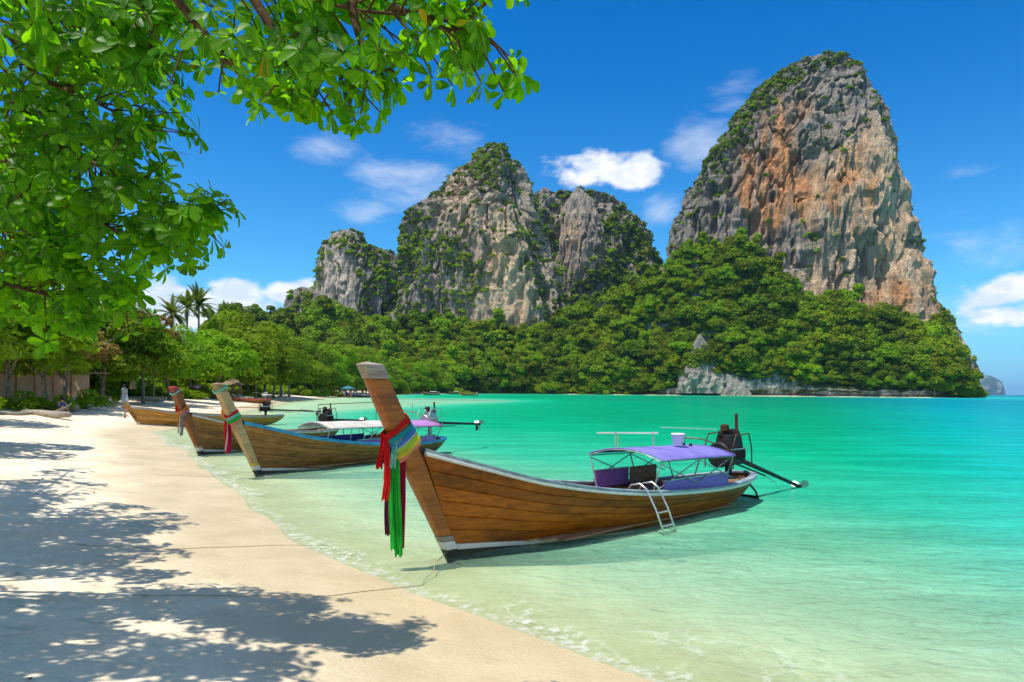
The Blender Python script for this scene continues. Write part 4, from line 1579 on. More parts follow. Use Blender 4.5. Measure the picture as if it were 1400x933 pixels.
def engine(e, a, z, tail, metal=None, tail_len=3.9, drop=-1.15, big=1.0):
    """diesel block on a swivel with a guard frame, tiller and the long propeller shaft"""
    metal = metal or m_iron
    en = MB()
    g = big
    en.box((a, 0, z + .12), (.50 * g, .34 * g, .26 * g)).box((a + .02, 0, z + .34 * g), (.40 * g, .30 * g, .22 * g), taper=.85)
    for k in range(4):
        en.lathe([(.05, 0), (.055, .05), (.05, .11), (.03, .12)], (a - .15 * g + .1 * g * k, .06 * g, z + .42 * g), 10)
    for k in range(6):
        en.box((a - .2 * g + .08 * g * k, -.175 * g, z + .16), (.03, .05, .16))
    blk = en.build('engine_block', metal, e, bevel=.01)
    ry = Matrix.Rotation(R(90), 3, 'Y')
    MB().lathe([(.02, -.04), (.19 * g, -.04), (.21 * g, -.015), (.21 * g, .015), (.19 * g, .04), (.02, .04)], (a - .30 * g, 0, z + .16), 22, ry).build('flywheel', metal, blk)
    MB().tube([(a + .05, -.1, z + .42), (a + .08, -.13, z + .58), (a + .06, -.13, z + .80 * g)], [.035, .03, .03], 10).build('exhaust_pipe', m_rust, blk)
    MB().lathe([(.05, 0), (.085, .02), (.085, .12), (.05, .15)], (a - .1, .03, z + .5 * g), 14).build('air_filter', m_rust, blk)
    MB().lathe([(.09, -.13), (.1, -.11), (.1, .11), (.09, .13)], (a + .16 * g, .02, z + .46 * g), 14, ry).build('fuel_tank', m_alu if metal is m_alu else m_iron, blk)
    # guard frame
    for side in (-1, 1):
        y = side * .25 * g
        MB().tube([(a - .36, y, z - .1), (a - .36, y, z + .36), (a - .26, y, z + .56), (a + .24, y, z + .58), (a + .36, y, z + .3), (a + .38, y, z - .1)], .014, 6).build('guard_rail', m_chrome if metal is m_alu else m_rust, e)
    MB().tube([(a - .38, -.27, z + .28), (a + .40, -.27, z + .28)], .012, 6).build('guard_rail', m_chrome, e)
    # pedestal
    MB().lathe([(.14, 0), (.12, .06), (.07, .12), (.07, max(.2, z - .28)), (.13, max(.26, z - .2))], (a, 0, .2), 12).build('swivel_post', metal, e)
    MB().box((a, 0, .46), (.5, .62, .06)).build('engine_bed', m_deck, e, bevel=.01)
    # tiller forward
    MB().tube([(a - .3, .05, z + .36), (a - .9, .1, z + .50), (a - 1.7, .12, z + .56)], .016, 6).build('tiller', m_rope, e)
    if tail:
        tx, tz = tail
        b0 = Vector((a + .22, 0, z + .08))
        b1 = Vector((tx, 0, tz))
        d = (b1 - b0)
        sh = MB().tube([b0, b0 + d * .5, b1], [.055, .045, .04], 8).build('shaft_tube', m_iron, e)
        MB().tube([b0 + Vector((0, 0, -.12)), b0 + d * .45 + Vector((0, 0, -.10))], .018, 6).build('strut', m_iron, e)
        MB().tube([b0 + d * .45 + Vector((0, 0, -.10)), b0 + d * .62 + Vector((0, 0, -.16))], .012, 6).build('strut', m_chrome, e)
        dn = d.normalized()
        q = dn.to_track_quat('Z', 'Y').to_matrix()
        MB().lathe([(.03, 0), (.05, .04), (.05, .12), (.015, .2)], b1 - dn * .02, 10, q).build('propeller_hub', m_iron, sh)
        for k in range(3):
            t = 2 * math.pi * k / 3 + .4
            rad = q @ Vector((math.cos(t), math.sin(t), 0))
            tan = q @ Vector((-math.sin(t), math.cos(t), 0)) + dn * .7
            tan.normalize()
            pv = []
            for (rr, ww) in ((.03, .035), (.09, .075), (.16, .085), (.21, .05), (.23, .01)):
                c = b1 + dn * .06 + rad * rr
                pv += [c - tan * ww, c + tan * ww]
            pv2 = [Vector(p) + dn * .008 for p in pv]
            mb = MB()
            nn = len(pv)
            fs = [(2 * i, 2 * i + 1, 2 * i + 3, 2 * i + 2) for i in range(4)]
            mb.add(pv + pv2, fs + [tuple(nn + j for j in reversed(f)) for f in fs] + [(2 * i + 2, nn + 2 * i + 2, nn + 2 * i, 2 * i) for i in range(4)] + [(2 * i + 1, nn + 2 * i + 1, nn + 2 * i + 3, 2 * i + 3) for i in range(4)])
            mb.build('propeller_blade', m_alu, sh)
        MB().box(b1 + Vector((-.1, 0, -.14)), (.14, .02, .2)).build('skeg', m_iron, sh)


def boat_root(label, foot, aft, group='long-tail boats', scale=1.0, z=0.0):
    e = empty('longtail_boat', (foot[0], foot[1], z), math.atan2(aft[1], aft[0]), scale)
    tag(e, label, 'boat', group)
    bpy.context.view_layer.update()
    return e


# --- the varnished boat in front
BASE = dict(bottom=m_bottom, stripe=m_white, inner=m_deck)
b1 = boat_root('large varnished teak long-tail boat with lavender canopy moored at the beach', (-0.73, 9.06), (.735, .678))
H1 = Hull()
boat_hull(b1, H1, dict(BASE, hull=m_hull, rail=m_white, gunwale=m_greypaint, seed=1))
sec1 = stem_post(b1, H1, m_stem, m_grey_wood)
canopy(b1, 3.55, 5.85, .74, 1.11, .14, m_c_lav, m_c_blue, m_post, True, 2,
       [(3.75, 5.75, -1, .50, .74, m_purple), (3.6, 4.55, 1, .50, .80, m_violet)])
MB().box((4.95, .62, .66), (.8, .05, .3)).build('side_board', m_deck, b1, bevel=.01)
for k in range(4):
    MB().box((4.15 + .012 * k, .30 - .11 * k, .50 + .004 * (k % 2)), (.9, .10, .025)).build('table_slat', m_deck, b1, bevel=.004)
for k in (3.85, 4.45):
    MB().box((k, .12, .28), (.05, .4, .4)).build('table_leg', m_deck, b1)
MB().box((6.15, .1, .47), (.55, .75, .09)).build('seat_cushion', m_aqua, b1, bevel=.03)
MB().box((6.55, -.25, .42), (.3, .3, .14)).build('stern_locker', m_deck, b1, bevel=.01)
engine(b1, 6.95, .80, (10.1, .03), big=1.22)
for side in (-1, 1):
    MB().tube([(7.45, side * .16, .36), (7.75, side * .17, .15), (7.86, side * .17, -.02)], .022, 6).build('rudder_bracket', m_iron, b1)
MB().box((7.80, 0, .02), (.06, .42, .06)).build('rudder_bar', m_iron, b1)
# roof rack: two uprights and a board
MB().tube([(3.75, .33, 1.17), (3.75, .33, 1.50)], .013, 6).build('rack_upright', m_chrome, b1)
MB().tube([(3.75, .27, 1.17), (3.75, .27, 1.44)], .008, 6).build('rack_upright', m_yellow, b1)
MB().tube([(4.15, -.18, 1.22), (4.15, -.18, 1.52)], .015, 6).build('rack_upright', m_chrome, b1)
MB().beam((3.6, .62, 1.47), (4.2, -.24, 1.49), .07, .022).build('rack_board', m_white, b1)
MB().tube([(4.9, .2, 1.55), (6.6, .05, 1.46)], .006, 5).build('guy_line', m_white, b1)
for (a, y, s) in ((5.3, -.02, .035), (5.38, .1, .045), (5.36, -.14, .03)):
    MB().lathe([(s, 0), (s * 1.1, s), (s * .5, s * 1.8)], (a, y, 1.205), 10).build('cleat', m_iron, b1)
MB().tube([(5.42, .02, 1.2), (5.42, .02, 1.42)], .006, 5).build('rack_upright', m_iron, b1)
garland(b1, sec1, H1,
        [('red', .13, .06), ('teal', .045, .07), ('blue', -.015, .06), ('white', -.06, .03), ('lime', -.10, .055), ('yellow', -.145, .05), ('coral', -.185, .045), ('grey', .0, .04)],
        [('red', .00, .03, .02, .52, .10), ('red', -.03, -.02, -.02, .72, .08), ('red', -.05, .05, .06, .42, .08), ('plum', .06, .06, -.1, 1.10, .06), ('green', .07, -.02, -.08, 1.28, .10),
         ('green', .10, -.05, -.1, 1.34, .09), ('lime', .12, .0, -.08, 1.20, .05), ('maroon', .17, -.06, -.12, 1.22, .08), ('plum', .19, .0, -.12, 1.30, .07), ('mint', .04, -.09, -.05, .30, .07)],
        'bright multicoloured cloth garland tied round the prow of the large varnished boat', 1.62, .75)

# ladder hooked over the side
lad = empty('boarding_ladder')
lad.matrix_world = b1.matrix_world.copy()
tag(lad, 'steel boarding ladder hooked over the side of the large varnished boat', 'ladder')
for k, a in enumerate((3.05, 3.36)):
    MB().tube([(a - .05, -.50, .62), (a - .04, -.58, .74), (a, -.72, .77), (a, -.84, .70), (a + .06, -.97, .40), (a + .16, -1.18, -.22)], .017, 8).build('ladder_rail', m_chrome, lad, smooth=True)
for t in (.30, .55, .80):
    y, z = -.90 + (-1.18 + .90) * t, .58 + (-.22 - .58) * t
    MB().tube([(3.09 + .11 * t, y, z), (3.40 + .11 * t, y, z)], .014, 8).build('rung', m_chrome, lad)

# bucket on the roof
bk = empty('bucket', b1.matrix_world @ Vector((4.98, -.12, 1.235)))
tag(bk, 'white plastic bucket standing on the lavender boat canopy', 'bucket')
MB().lathe([(.085, 0), (.11, .19), (.125, .192), (.125, .215), (.108, .215), (.085, .02), (.01, .02)], n=20).build('pail', m_plastic, bk, smooth=True)
MB().tube([(.12, 0, .2), (.09, .1, .14), (0, .135, .11), (-.09, .1, .14), (-.12, 0, .2)], .004, 5).build('handle', m_chrome, bk)

# --- the boat with the blue gunwale
b2 = boat_root('weathered long-tail boat with blue gunwale and white and pink canopies', (-6.47, 17.6), (.525, .851))
H2 = Hull(bow_h=1.36, top=(-1.25, 2.30))
boat_hull(b2, H2, dict(BASE, hull=m_hull_old, rail=m_blue, gunwale=m_blue, seed=2))
sec2 = stem_post(b2, H2, m_stem_pale, m_stem_pale, foot_mat=m_yellow)
canopy(b2, 1.75, 4.35, .62, 1.12, .17, m_c_white, m_c_white, m_post, False, 3, [(1.8, 4.3, 1, .55, .80, m_seatblue), (2.9, 4.3, -1, .48, .72, m_violet)])
canopy(b2, 4.25, 6.7, .74, 1.06, .17, m_c_pink, m_c_pink, m_post, True, 2, [(4.5, 6.5, 1, .45, .72, m_seatblue), (4.45, 5.05, -1, .48, .74, m_yellow), (5.2, 6.4, -1, .46, .70, m_violet)])
for k in range(7):
    MB().tube([(4.1 + .05 * k, -.5 + .16 * k, .62), (4.5 + .06 * k, -.42 + .15 * k, .82 - .02 * (k % 3))], .02, 6).build('bamboo_pole', m_yellow, b2)
engine(b2, 6.95, .98, (9.9, .92), m_alu)
MB().tube([(2.2, .3, 1.28), (2.2, .3, 1.75), (4.6, .3, 1.80), (4.6, .3, 1.22)], .012, 6).build('roof_rack', m_rust, b2)
MB().tube([(5.9, -.1, 1.1), (5.9, -.1, 1.72)], .012, 6).build('flag_staff', m_post, b2)
MB().add([(-.02, 0, 0), (-.02, -.005, .3), (-.3, -.03, .62), (-.34, -.03, .3)], [(0, 1, 2, 3)]).build('prow_paint', m_yellow, None) if False else None
garland(b2, sec2, H2, [('red', .10, .05), ('mint', .04, .07), ('green', -.03, .06), ('coral', -.09, .06), ('mint', .70, .05)],
        [('red', .0, .03, -.05, .78, .10), ('maroon', .05, -.04, -.08, .74, .10), ('white', .03, .0, -.05, .76, .05), ('orange', .02, .11, .70, .70, .09)],
        'red and green cloth garland tied round the prow of the blue edged boat', 1.48, .6)

# --- the boat behind it
b3 = boat_root('weathered brown long-tail boat with grey rail lying behind the blue edged boat', (-10.3, 22.75), (.34, .94))
H3 = Hull(bow_h=1.36, top=(-1.22, 2.22))
boat_hull(b3, H3, dict(BASE, hull=m_hull_old, rail=m_white, gunwale=m_grey_wood, seed=3))
sec3 = stem_post(b3, H3, m_stem, m_redpaint, foot_mat=m_stem_pale)
engine(b3, 6.95, .80, (9.8, .75))
garland(b3, sec3, H3, [('orange', .07, .05), ('coral', .0, .06), ('grey', -.06, .05), ('mint', .62, .05)],
        [('orange', .0, .03, -.05, .62, .06), ('grey', .07, -.05, -.06, .70, .09), ('white', .04, .0, -.05, .66, .05), ('red', -.02, .05, .60, .62, .07)],
        'orange and grey cloth garland tied round the prow of the weathered brown boat', 1.46, .6)

# --- the low honey-coloured boat on the wet sand
b4 = boat_root('low honey coloured long-tail boat without canopy resting on the wet sand', (-20.6, 38.0), (.86, .51), z=.06)
H4 = Hull(bow_h=1.06, top=(-.75, 1.18), bow_a=-.57)
boat_hull(b4, H4, dict(BASE, hull=m_hull_gold, rail=m_greypaint, gunwale=m_grey_wood, seed=4))
sec4 = stem_post(b4, H4, m_hull_gold, m_hull_gold, foot_mat=m_hull_gold, thick=.95)
engine(b4, 6.6, .78, (9.8, .72))
MB().box((4.3, .0, .50), (1.6, .9, .10)).build('cargo_cover', m_iron, b4, bevel=.03)
MB().box((3.2, .3, .48), (.35, .3, .3)).build('crate', m_redpaint, b4, bevel=.02)
MB().tube([(2.4, .1, .3), (2.4, .1, 1.12)], .02, 6).build('support_pole', m_deck, b4)
MB().tube([(2.2, .1, 1.12), (6.3, .05, .98)], .022, 6).build('spare_pole', m_deck, b4)
garland(b4, sec4, H4, [('orange', .02, .05), ('coral', -.03, .04)], [('grey', .0, .02, 0, .55, .10), ('coral', .04, -.04, 0, .5, .06), ('white', .02, .0, .0, .42, .05)], 'faded cloth garland hanging from the low bow of the honey coloured boat', 1.02, .3)


# --- distant boats
def far_boat(label, pos, rz, hull, rail, roof=None, people=0, z=0.0, clutter=0):
    e = empty('longtail_boat', (pos[0], pos[1], z), rz)
    tag(e, label, 'boat', 'long-tail boats')
    H = Hull(bow_h=1.5, top=(-.95, 1.9))
    u = 1 - (1 - np.linspace(0, 1, 24)) ** 1.3
    for side in (-1, 1):
        rows = [H.pt(u, s, side) for s in (0, .2, .5, .8, 1)] + [H.pt(u, .99, side, -.06), H.pt(u, .25, side, -.06)]
        v = np.concatenate(rows)
        f = []
        i = np.arange(23)
        for r in range(6):
            f.append(np.stack([r * 24 + i, r * 24 + i + 1, (r + 1) * 24 + i + 1, (r + 1) * 24 + i], 1))
        link('hull_side', np_mesh('hull_side', v, np.concatenate(f)), hull, e)
        MB().tube([tuple(p) for p in H.pt(u, 1.0, side, .01)[:-1]], .05, 5).build('gunwale', rail, e)
    MB().box((3.2, 0, .15), (6.4, .9, .04)).build('floor', m_deck, e)
    MB().beam((-.05, 0, 0), (-.9, 0, 1.95), .2, .26, up=(1, 0, 0)).build('stem_post', hull, e)
    engine(e, 6.7, .85, (9.0, 1.3), m_alu)
    if roof:
        canopy(e, 2.6, 5.6, .72, 1.45, .2, roof, roof, m_post, False, 2)
    rng = random.Random(int(abs(pos[0]) * 7))
    for k in range(clutter):
        MB().box((1.2 + k * .62, rng.uniform(-.25, .25), .38 + rng.uniform(0, .1)), (.42, .5, .4 + rng.uniform(0, .3)), Matrix.Rotation(rng.uniform(-.5, .5), 3, 'Z')).build('cargo_box', rng.choice([m_white, m_deck, m_redpaint, m_greypaint, m_seatblue]), e, bevel=.03)
    return e


far_boat('dark long-tail boat drawn up on the sand beyond the honey coloured boat', (-40.4, 92.5), .12, m_hull_old, m_redpaint, z=.25, clutter=7)
far_boat('brown long-tail boat loaded with gear on the far curve of the beach', (-50.5, 190), .30, m_hull_old, m_deck, z=.15, clutter=8)
far_boat('dark blue long-tail boat lying alongside the loaded brown boat', (-44.5, 184), .10, m_bottom, m_seatblue, z=.1, clutter=7)
far_boat('white roofed long-tail boat anchored off the far end of the beach', (-37.5, 292), .5, m_hull_old, m_white, m_c_white, clutter=3)
far_boat('small pale roofed boat beached under the trees at the far shore', (-32.0, 352), .9, m_hull_old, m_white, m_c_white, clutter=2)
far_boat('open long-tail boat with pale cargo floating by itself in the bay', (-21.5, 290), -.22, m_hull_old, m_deck, clutter=8)


# --- mooring lines lying on the sand
def rope(label, pts, r=.0055):
    e = []
    n = len(pts)
    out = []
    for i in range(n - 1):
        for k in range(14):
            t = k / 14
            x = pts[i][0] + (pts[i + 1][0] - pts[i][0]) * t
            y = pts[i][1] + (pts[i + 1][1] - pts[i][1]) * t
            out.append((x + .02 * math.sin(i * 14 + k * .9), y + .02 * math.cos(k * .7 + i), None if len(pts[i]) == 2 else pts[i][2] + ((pts[i + 1][2] if len(pts[i + 1]) > 2 else ground_at(*pts[i + 1][:2]) + r) - pts[i][2]) * t))
    out.append((pts[-1][0], pts[-1][1], pts[-1][2] if len(pts[-1]) > 2 else None))
    out = [(x, y, max(z, ground_at(x, y) + r * .7) if z is not None else ground_at(x, y) + r * .7) for x, y, z in out]
    o = MB().tube(out, r, 6).build('mooring_rope', m_rope, smooth=True)
    tag(o, label, 'rope', 'mooring ropes')
    return o


rope('mooring rope running up the sand from the large varnished boat', [(-.86, 8.9, .10), (-1.0, 7.75), (-1.9, 7.05), (-2.9, 6.75), (-3.6, 6.5)])
rope('mooring rope running up the sand from the blue edged boat', [(-6.55, 17.45, .08), (-7.4, 16.9), (-8.6, 16.5)])
rope('loose rope lying over the wet sand between the two nearest boats', [(-2.6, 9.7), (-3.4, 9.4), (-4.4, 8.7), (-5.4, 8.5)])

# ------------------------------------------------------------------ trees behind the beach
BEACH = [crown_mesh('crown', 500 + i, 4.1, 6.2, 19 + i, 7500, 0.19, 0.3, 0.9, aspect=.5, mat=m_beachleaf) for i in range(4)]
TALL = [crown_mesh('crown', 520 + i, 4.8, 11.5, 30, 9500, 0.24, 0.15, 0.6, aspect=.5, mat=m_beachleaf) for i in range(3)]
DRY = [crown_mesh('crown', 540 + i, 3.0, 3.2, 12, 2600, 0.17, 0.45, 2.2, aspect=.5, mat=m_dryleaf) for i in range(2)]
LOW = [crown_mesh('foliage', 560 + i, 1.5, 1.2, 9, 1500, 0.13, 0.3, -0.1, aspect=.5, mat=m_beachleaf) for i in range(3)]
BTRUNK = [trunk_mesh('trunk', 570 + i, 4.6, 0.17, 6, 2.2, .5) for i in range(4)]
TTRUNK = [trunk_mesh('trunk', 580 + i, 7.5, 0.24, 5, 2.8, .3) for i in range(3)]
for t in BTRUNK + TTRUNK:
    t.materials.append(m_bark)


def beach_tree(px, y, kind, scale, label, group='trees behind the beach', dz=0.0, name='beach_tree', sz=1.0):
    x = (px - 700) / FPX * y
    g = ground_at(x, y)
    scale *= 1.13
    e = empty(name, (x, y, g + dz), random.uniform(0, 6.28), scale)
    e.scale = (scale, scale, scale * sz)
    lib, tr = {'broad': (BEACH, BTRUNK), 'tall': (TALL, TTRUNK), 'dry': (DRY, BTRUNK)}[kind]
    link('crown', random.choice(lib), None, e)
    link('trunk', random.choice(tr), None, e)
    tag(e, label, 'tree', group)
    return e


# the near row, single trees with a look of their own
beach_tree(12, 41, 'broad', .95, 'broad yellow green beach tree in front of the pink wall')
beach_tree(-70, 40, 'broad', 1.1, 'leafy beach tree at the shaded end of the pink wall')
beach_tree(62, 50, 'broad', .92, 'spreading beach tree shading the middle of the pink wall')
beach_tree(88, 47, 'dry', 1.05, 'beach tree with dry straw coloured foliage beside the pink wall')
beach_tree(140, 58, 'broad', 1.12, 'dense dark green beach tree just past the pink wall')
beach_tree(182, 66, 'dry', 1.25, 'tree with brown dry top behind the dense green tree', dz=1.6)
beach_tree(196, 62, 'broad', .9, 'light green beach tree over the log and white towel')
beach_tree(232, 76, 'broad', 1.0, 'rounded beach tree behind the tall timber post')
beach_tree(262, 90, 'broad', 1.05, 'beach tree with pale yellow leaves behind the green hedge')
beach_tree(300, 101, 'broad', 1.25, 'low spreading tree above the beach hut')
G2 = 'tall trees behind the hut'
for (px, y, s) in ((276, 118, .7), (290, 122, .85), (312, 128, 1.15), (338, 124, 1.20), (362, 132, 1.10), (384, 140, 1.0), (318, 112, .85), (350, 114, .8), (374, 122, .8), (395, 148, .85)):
    beach_tree(px, y, 'tall', s, 'tall bushy tree in the grove behind the beach hut', G2)
for (px, y, s) in ((-40, 52, 1.0), (20, 60, 1.05), (96, 68, 1.2), (150, 76, 1.3), (200, 92, .8), (230, 100, .8), (120, 88, 1.35), (170, 100, 1.0), (60, 80, 1.3), (258, 112, .85), (215, 120, .85), (0, 95, 1.4), (110, 120, 1.5), (180, 135, 1.0)):
    beach_tree(px, y, 'broad' if y < 90 else 'tall', s * (1 if y < 90 else .75), 'green tree in the crowd behind the first row of beach trees', 'second row of beach trees')
rg = random.Random(5)
for k in range(46):
    px = 402 + k * 4.6 + rg.uniform(-3, 3)
    y0 = float(np.interp(px, [400, 470, 540, 620], [162, 215, 300, 400]))
    row = k % 3
    sc_ = (rg.uniform(.85, 1.15) if row else rg.uniform(1.0, 1.4)) * (1 + .12 * row)
    place = 'behind the teal parasol' if px < 480 else 'behind the beached boats' if px < 545 else 'near the white roofed boat'
    beach_tree(px, y0 + row * 16 + rg.uniform(0, 8), 'tall' if row else 'broad', sc_, ('bright green broad tree at the edge of the far sand ' if row == 0 else 'tall tree in the second row of the far beach ' if row == 1 else 'tall tree in the last row of the far beach ') + place,
               'trees on the far beach ' + place)


# --- thicket filling the shade behind the first trees
THICK_COL = lib_collection('thicket_library', LOW)
rr_ = np.random.default_rng(66)
n_ = 900
tpx, tyy = rr_.uniform(-140, 420, n_), None
tyy = np.interp(tpx, [-140, 0, 100, 200, 300, 420], [44, 56, 62, 84, 112, 175]) * rr_.uniform(1.0, 1.5, n_) + 3
txx = (tpx - 700) / FPX * tyy
tgz, _ = ground_height(txx, tyy)
scatter('undergrowth', 'dark undergrowth thicket filling the shade behind the beach trees', np.stack([txx, tyy, tgz + .1], 1), rr_.uniform(.9, 2.3, n_), rr_, THICK_COL, len(LOW))


# --- hedge and low plants under the trees
def low_plant(px, y, s, label, sy=1.0, group='low plants under the beach trees'):
    x = (px - 700) / FPX * y
    e = empty('beach_shrub', (x, y, ground_at(x, y)), random.uniform(0, 6), s)
    e.scale = (s * sy, s, s)
    link('foliage', random.choice(LOW), None, e)
    MB().tube([(0, 0, -.2), (.05, 0, .5)], [.05, .03], 6).build('stem', m_bark, e)
    tag(e, label, 'shrub', group)


for (px, y, s) in ((226, 82, 1.1), (243, 84, 1.15), (258, 86, 1.1), (272, 90, 1.2)):
    low_plant(px, y, s, 'clump of the bright green hedge between the post and the hut', 1.3, 'clumps of the green hedge')
for (px, y, s) in ((30, 40, .8), (85, 42, .7), (118, 46, .9), (55, 43, .6), (-30, 36, .9)):
    low_plant(px, y, s, 'low green plant at the foot of the pink wall', 1.0)
for (px, y, s) in ((150, 60, .8), (300, 104, 1.0), (330, 116, .9), (352, 122, 1.0), (136, 54, .7)):
    low_plant(px, y, s, 'low green plant in the shade under the beach trees', 1.0)
for (px, y) in ((425, 172), (440, 180), (452, 188), (410, 166), (640, 410), (628, 402), (545, 305), (556, 315)):
    low_plant(px, y, 1.7, 'sunlit bush at the top of the far beach', 1.5, 'sunlit bushes on the far beach')


# --- palms
def palm(px, y, top_py, label, seed):
    rng = random.Random(seed)
    x = (px - 700) / FPX * y
    g = ground_at(x, y)
    h = CAM_H + (HORIZON + (px - 700) * math.sin(ROLL) - top_py) / FPX * y - g - 1.5
    e = empty('palm_tree', (x, y, g), rng.uniform(0, 6))
    tag(e, label, 'palm', 'palms above the beach trees')
    pts = [(.5 * math.sin(t * 1.5), .2 * t, h * t - .3 * (1 - t)) for t in np.linspace(0, 1, 7)]
    MB().tube(pts, [.26, .2, .18, .17, .16, .16, .18], 8).build('trunk', m_bark, e)
    tip = Vector(pts[-1])
    for k in range(30):
        az = k * 2.4 + rng.uniform(-.2, .2)
        el = R(rng.uniform(-15, 82))
        L = rng.uniform(3.4, 4.6)
        d0 = Vector((math.cos(az) * math.cos(el), math.sin(az) * math.cos(el), math.sin(el)))
        side = Vector((-math.sin(az), math.cos(az), 0))
        p, d = tip.copy(), d0.copy()
        spine = []
        for i in range(14):
            spine.append(p.copy())
            p = p + d * (L / 13)
            d = (d + Vector((0, 0, -.075 - .02 * i * .25))).normalized()
        vs, fs = [], []
        for i in range(1, 14):
            t = i / 13
            dd = (spine[i] - spine[i - 1]).normalized()
            ll = .85 * math.sin(math.pi * (.12 + .86 * t)) ** .7 + .08
            for s in (-1, 1):
                for j in range(3):
                    b = spine[i - 1].lerp(spine[i], j / 3)
                    q = b + side * s * ll * .62 + dd * ll * .62 + Vector((0, 0, .10 - ll * .22))
                    o = len(vs)
                    vs += [b - dd * .07, b + dd * .08, q]
                    fs.append((o, o + 1, o + 2))
        mb = MB().add(vs, fs)
        mb.tube(spine, [.03 - .0018 * i for i in range(14)], 4)
        mb.build('frond', m_palmleaf, e)


palm(231, 118, 418, 'palm with yellowing lower fronds standing above the beach trees', 1)
palm(252, 126, 410, 'slender middle palm between the two bushier palms', 2)
palm(270, 120, 405, 'bushy dark palm rising highest above the beach trees', 3)
palm(305, 150, 426, 'small palm top showing above the grove behind the hut', 4)
palm(322, 152, 426, 'smaller palm top beside the grove behind the hut', 5)

# ------------------------------------------------------------------ things on the beach
m_wall = simple_mat('pink_wall_panel', (0.62, 0.40, 0.27), 0.85, 0.15, 0.15, 1.2, 0.3, wear=(0.42, 0.27, 0.18))
m_thatch = simple_mat('thatch', (0.24, 0.17, 0.10), 0.95, 0.05, 0.4, 9.0, 0.6)

# the pink panelled wall
e = empty('garden_wall', P(60, 536, 54) * 1.0, R(12))
e.location.z = ground_at(e.location.x, e.location.y)
tag(e, 'low pink panelled wall behind the beach trees', 'wall')
for k in range(6):
    MB().box((-3.9 + 1.3 * k, 0, 1.05), (1.26, .08, 2.1)).build('panel', m_wall, e, bevel=.01)
    MB().box((-4.55 + 1.3 * k, -.05, 1.1), (.10, .12, 2.25)).build('post', m_deck, e)
MB().box((0, -.02, 2.2), (9.4, .2, .1)).build('coping', m_deck, e)

# thatched hut under the grove
hx, hy = (318 - 700) / FPX * 108, 108
e = empty('beach_hut', (hx, hy, ground_at(hx, hy)), R(15))
tag(e, 'small open thatched hut in the shade of the grove', 'hut')
for sx_ in (-1.2, 1.2):
    for sy_ in (-1, 1):
        MB().tube([(sx_, sy_, -.2), (sx_, sy_, 2.1)], .06, 7).build('post', m_deck, e)
MB().add([(-1.7, -1.5, 2.0), (1.7, -1.5, 2.0), (1.7, 1.5, 2.0), (-1.7, 1.5, 2.0), (-.5, 0, 2.9), (.5, 0, 2.9)], [(0, 1, 5, 4), (1, 2, 5), (2, 3, 4, 5), (3, 0, 4), (3, 2, 1, 0)]).build('roof', m_thatch, e)
MB().box((0, 0, .45), (2.4, 2.0, .1)).build('platform', m_deck, e)
MB().box((0, .9, .95), (2.4, .06, .5)).build('railing', m_deck, e)

# timber post
px_, y_ = 210, 79
x_ = (px_ - 700) / FPX * y_
e = empty('timber_post', (x_, y_, ground_at(x_, y_)))
tag(e, 'pale upright timber post at the end of the green hedge', 'post')
MB().tube([(0, 0, -.2), (0.02, 0, 1.0), (0, .02, 2.1)], [.12, .11, .1], 9).build('shaft', m_stem_pale, e)
MB().lathe([(.11, 0), (.13, .03), (.06, .09)], (0, .02, 2.09), 9).build('post_cap', m_grey_wood, e)


def log(label, px, y, L, r, rz):
    x = (px - 700) / FPX * y
    e = empty('driftwood_log', (x, y, ground_at(x, y)), rz)
    tag(e, label, 'log')
    MB().tube([(-L / 2, 0, r * .5), (-L / 6, .08, r * .7), (L / 5, -.05, r * .6), (L / 2, .05, r * .75)], [r, r * .95, r * .9, r * .7], 9).build('bole', m_grey_wood, e, smooth=True)
    MB().tube([(L / 5, 0, r), (L / 3, .3, r * 2.4), (L / 2.6, .45, r * 3.4)], [r * .45, r * .3, r * .12], 6).build('broken_branch', m_grey_wood, e)


log('weathered grey log lying on the sand in front of the pink wall', 62, 37, 4.6, .22, R(-30))
log('mossy sawn log beside the person sitting under the trees', 76, 42, 2.6, .28, R(5))
log('crooked bleached branch on the shaded sand at the foot of the trees', 12, 36, 2.2, .10, R(40))
log('grey driftwood log below the timber post', 205, 68, 3.0, .18, R(-12))


def parasol(label, px, y, h, r, mat, group='beach parasols'):
    x = (px - 700) / FPX * y
    e = empty('beach_parasol', (x, y, ground_at(x, y)))
    tag(e, label, 'parasol', group)
    MB().tube([(0, 0, -.1), (0, 0, h)], .03, 7).build('pole', m_white, e)
    n = 8
    vs = [(0, 0, h)] + [(r * .55 * math.cos(2 * math.pi * k / n), r * .55 * math.sin(2 * math.pi * k / n), h - .16 * r) for k in range(n)] + [(r * math.cos(2 * math.pi * k / n), r * math.sin(2 * math.pi * k / n), h - .42 * r) for k in range(n)]
    fs = [(0, 1 + k, 1 + (k + 1) % n) for k in range(n)] + [(1 + k, 1 + n + k, 1 + n + (k + 1) % n, 1 + (k + 1) % n) for k in range(n)]
    vs2 = [(a * .985, b * .985, c - .03) for a, b, c in vs]
    fs2 = [tuple(len(vs) + i for i in reversed(f)) for f in fs]
    rim = [(1 + n + k, len(vs) + 1 + n + k, len(vs) + 1 + n + (k + 1) % n, 1 + n + (k + 1) % n) for k in range(n)]
    MB().add(vs + vs2, fs + fs2 + rim).build('canopy', mat, e)
    for k in range(n):
        t = 2 * math.pi * k / n
        MB().tube([(0, 0, h - .3 * r), (r * .6 * math.cos(t), r * .6 * math.sin(t), h - .2 * r)], .012, 5).build('rib', m_white, e)


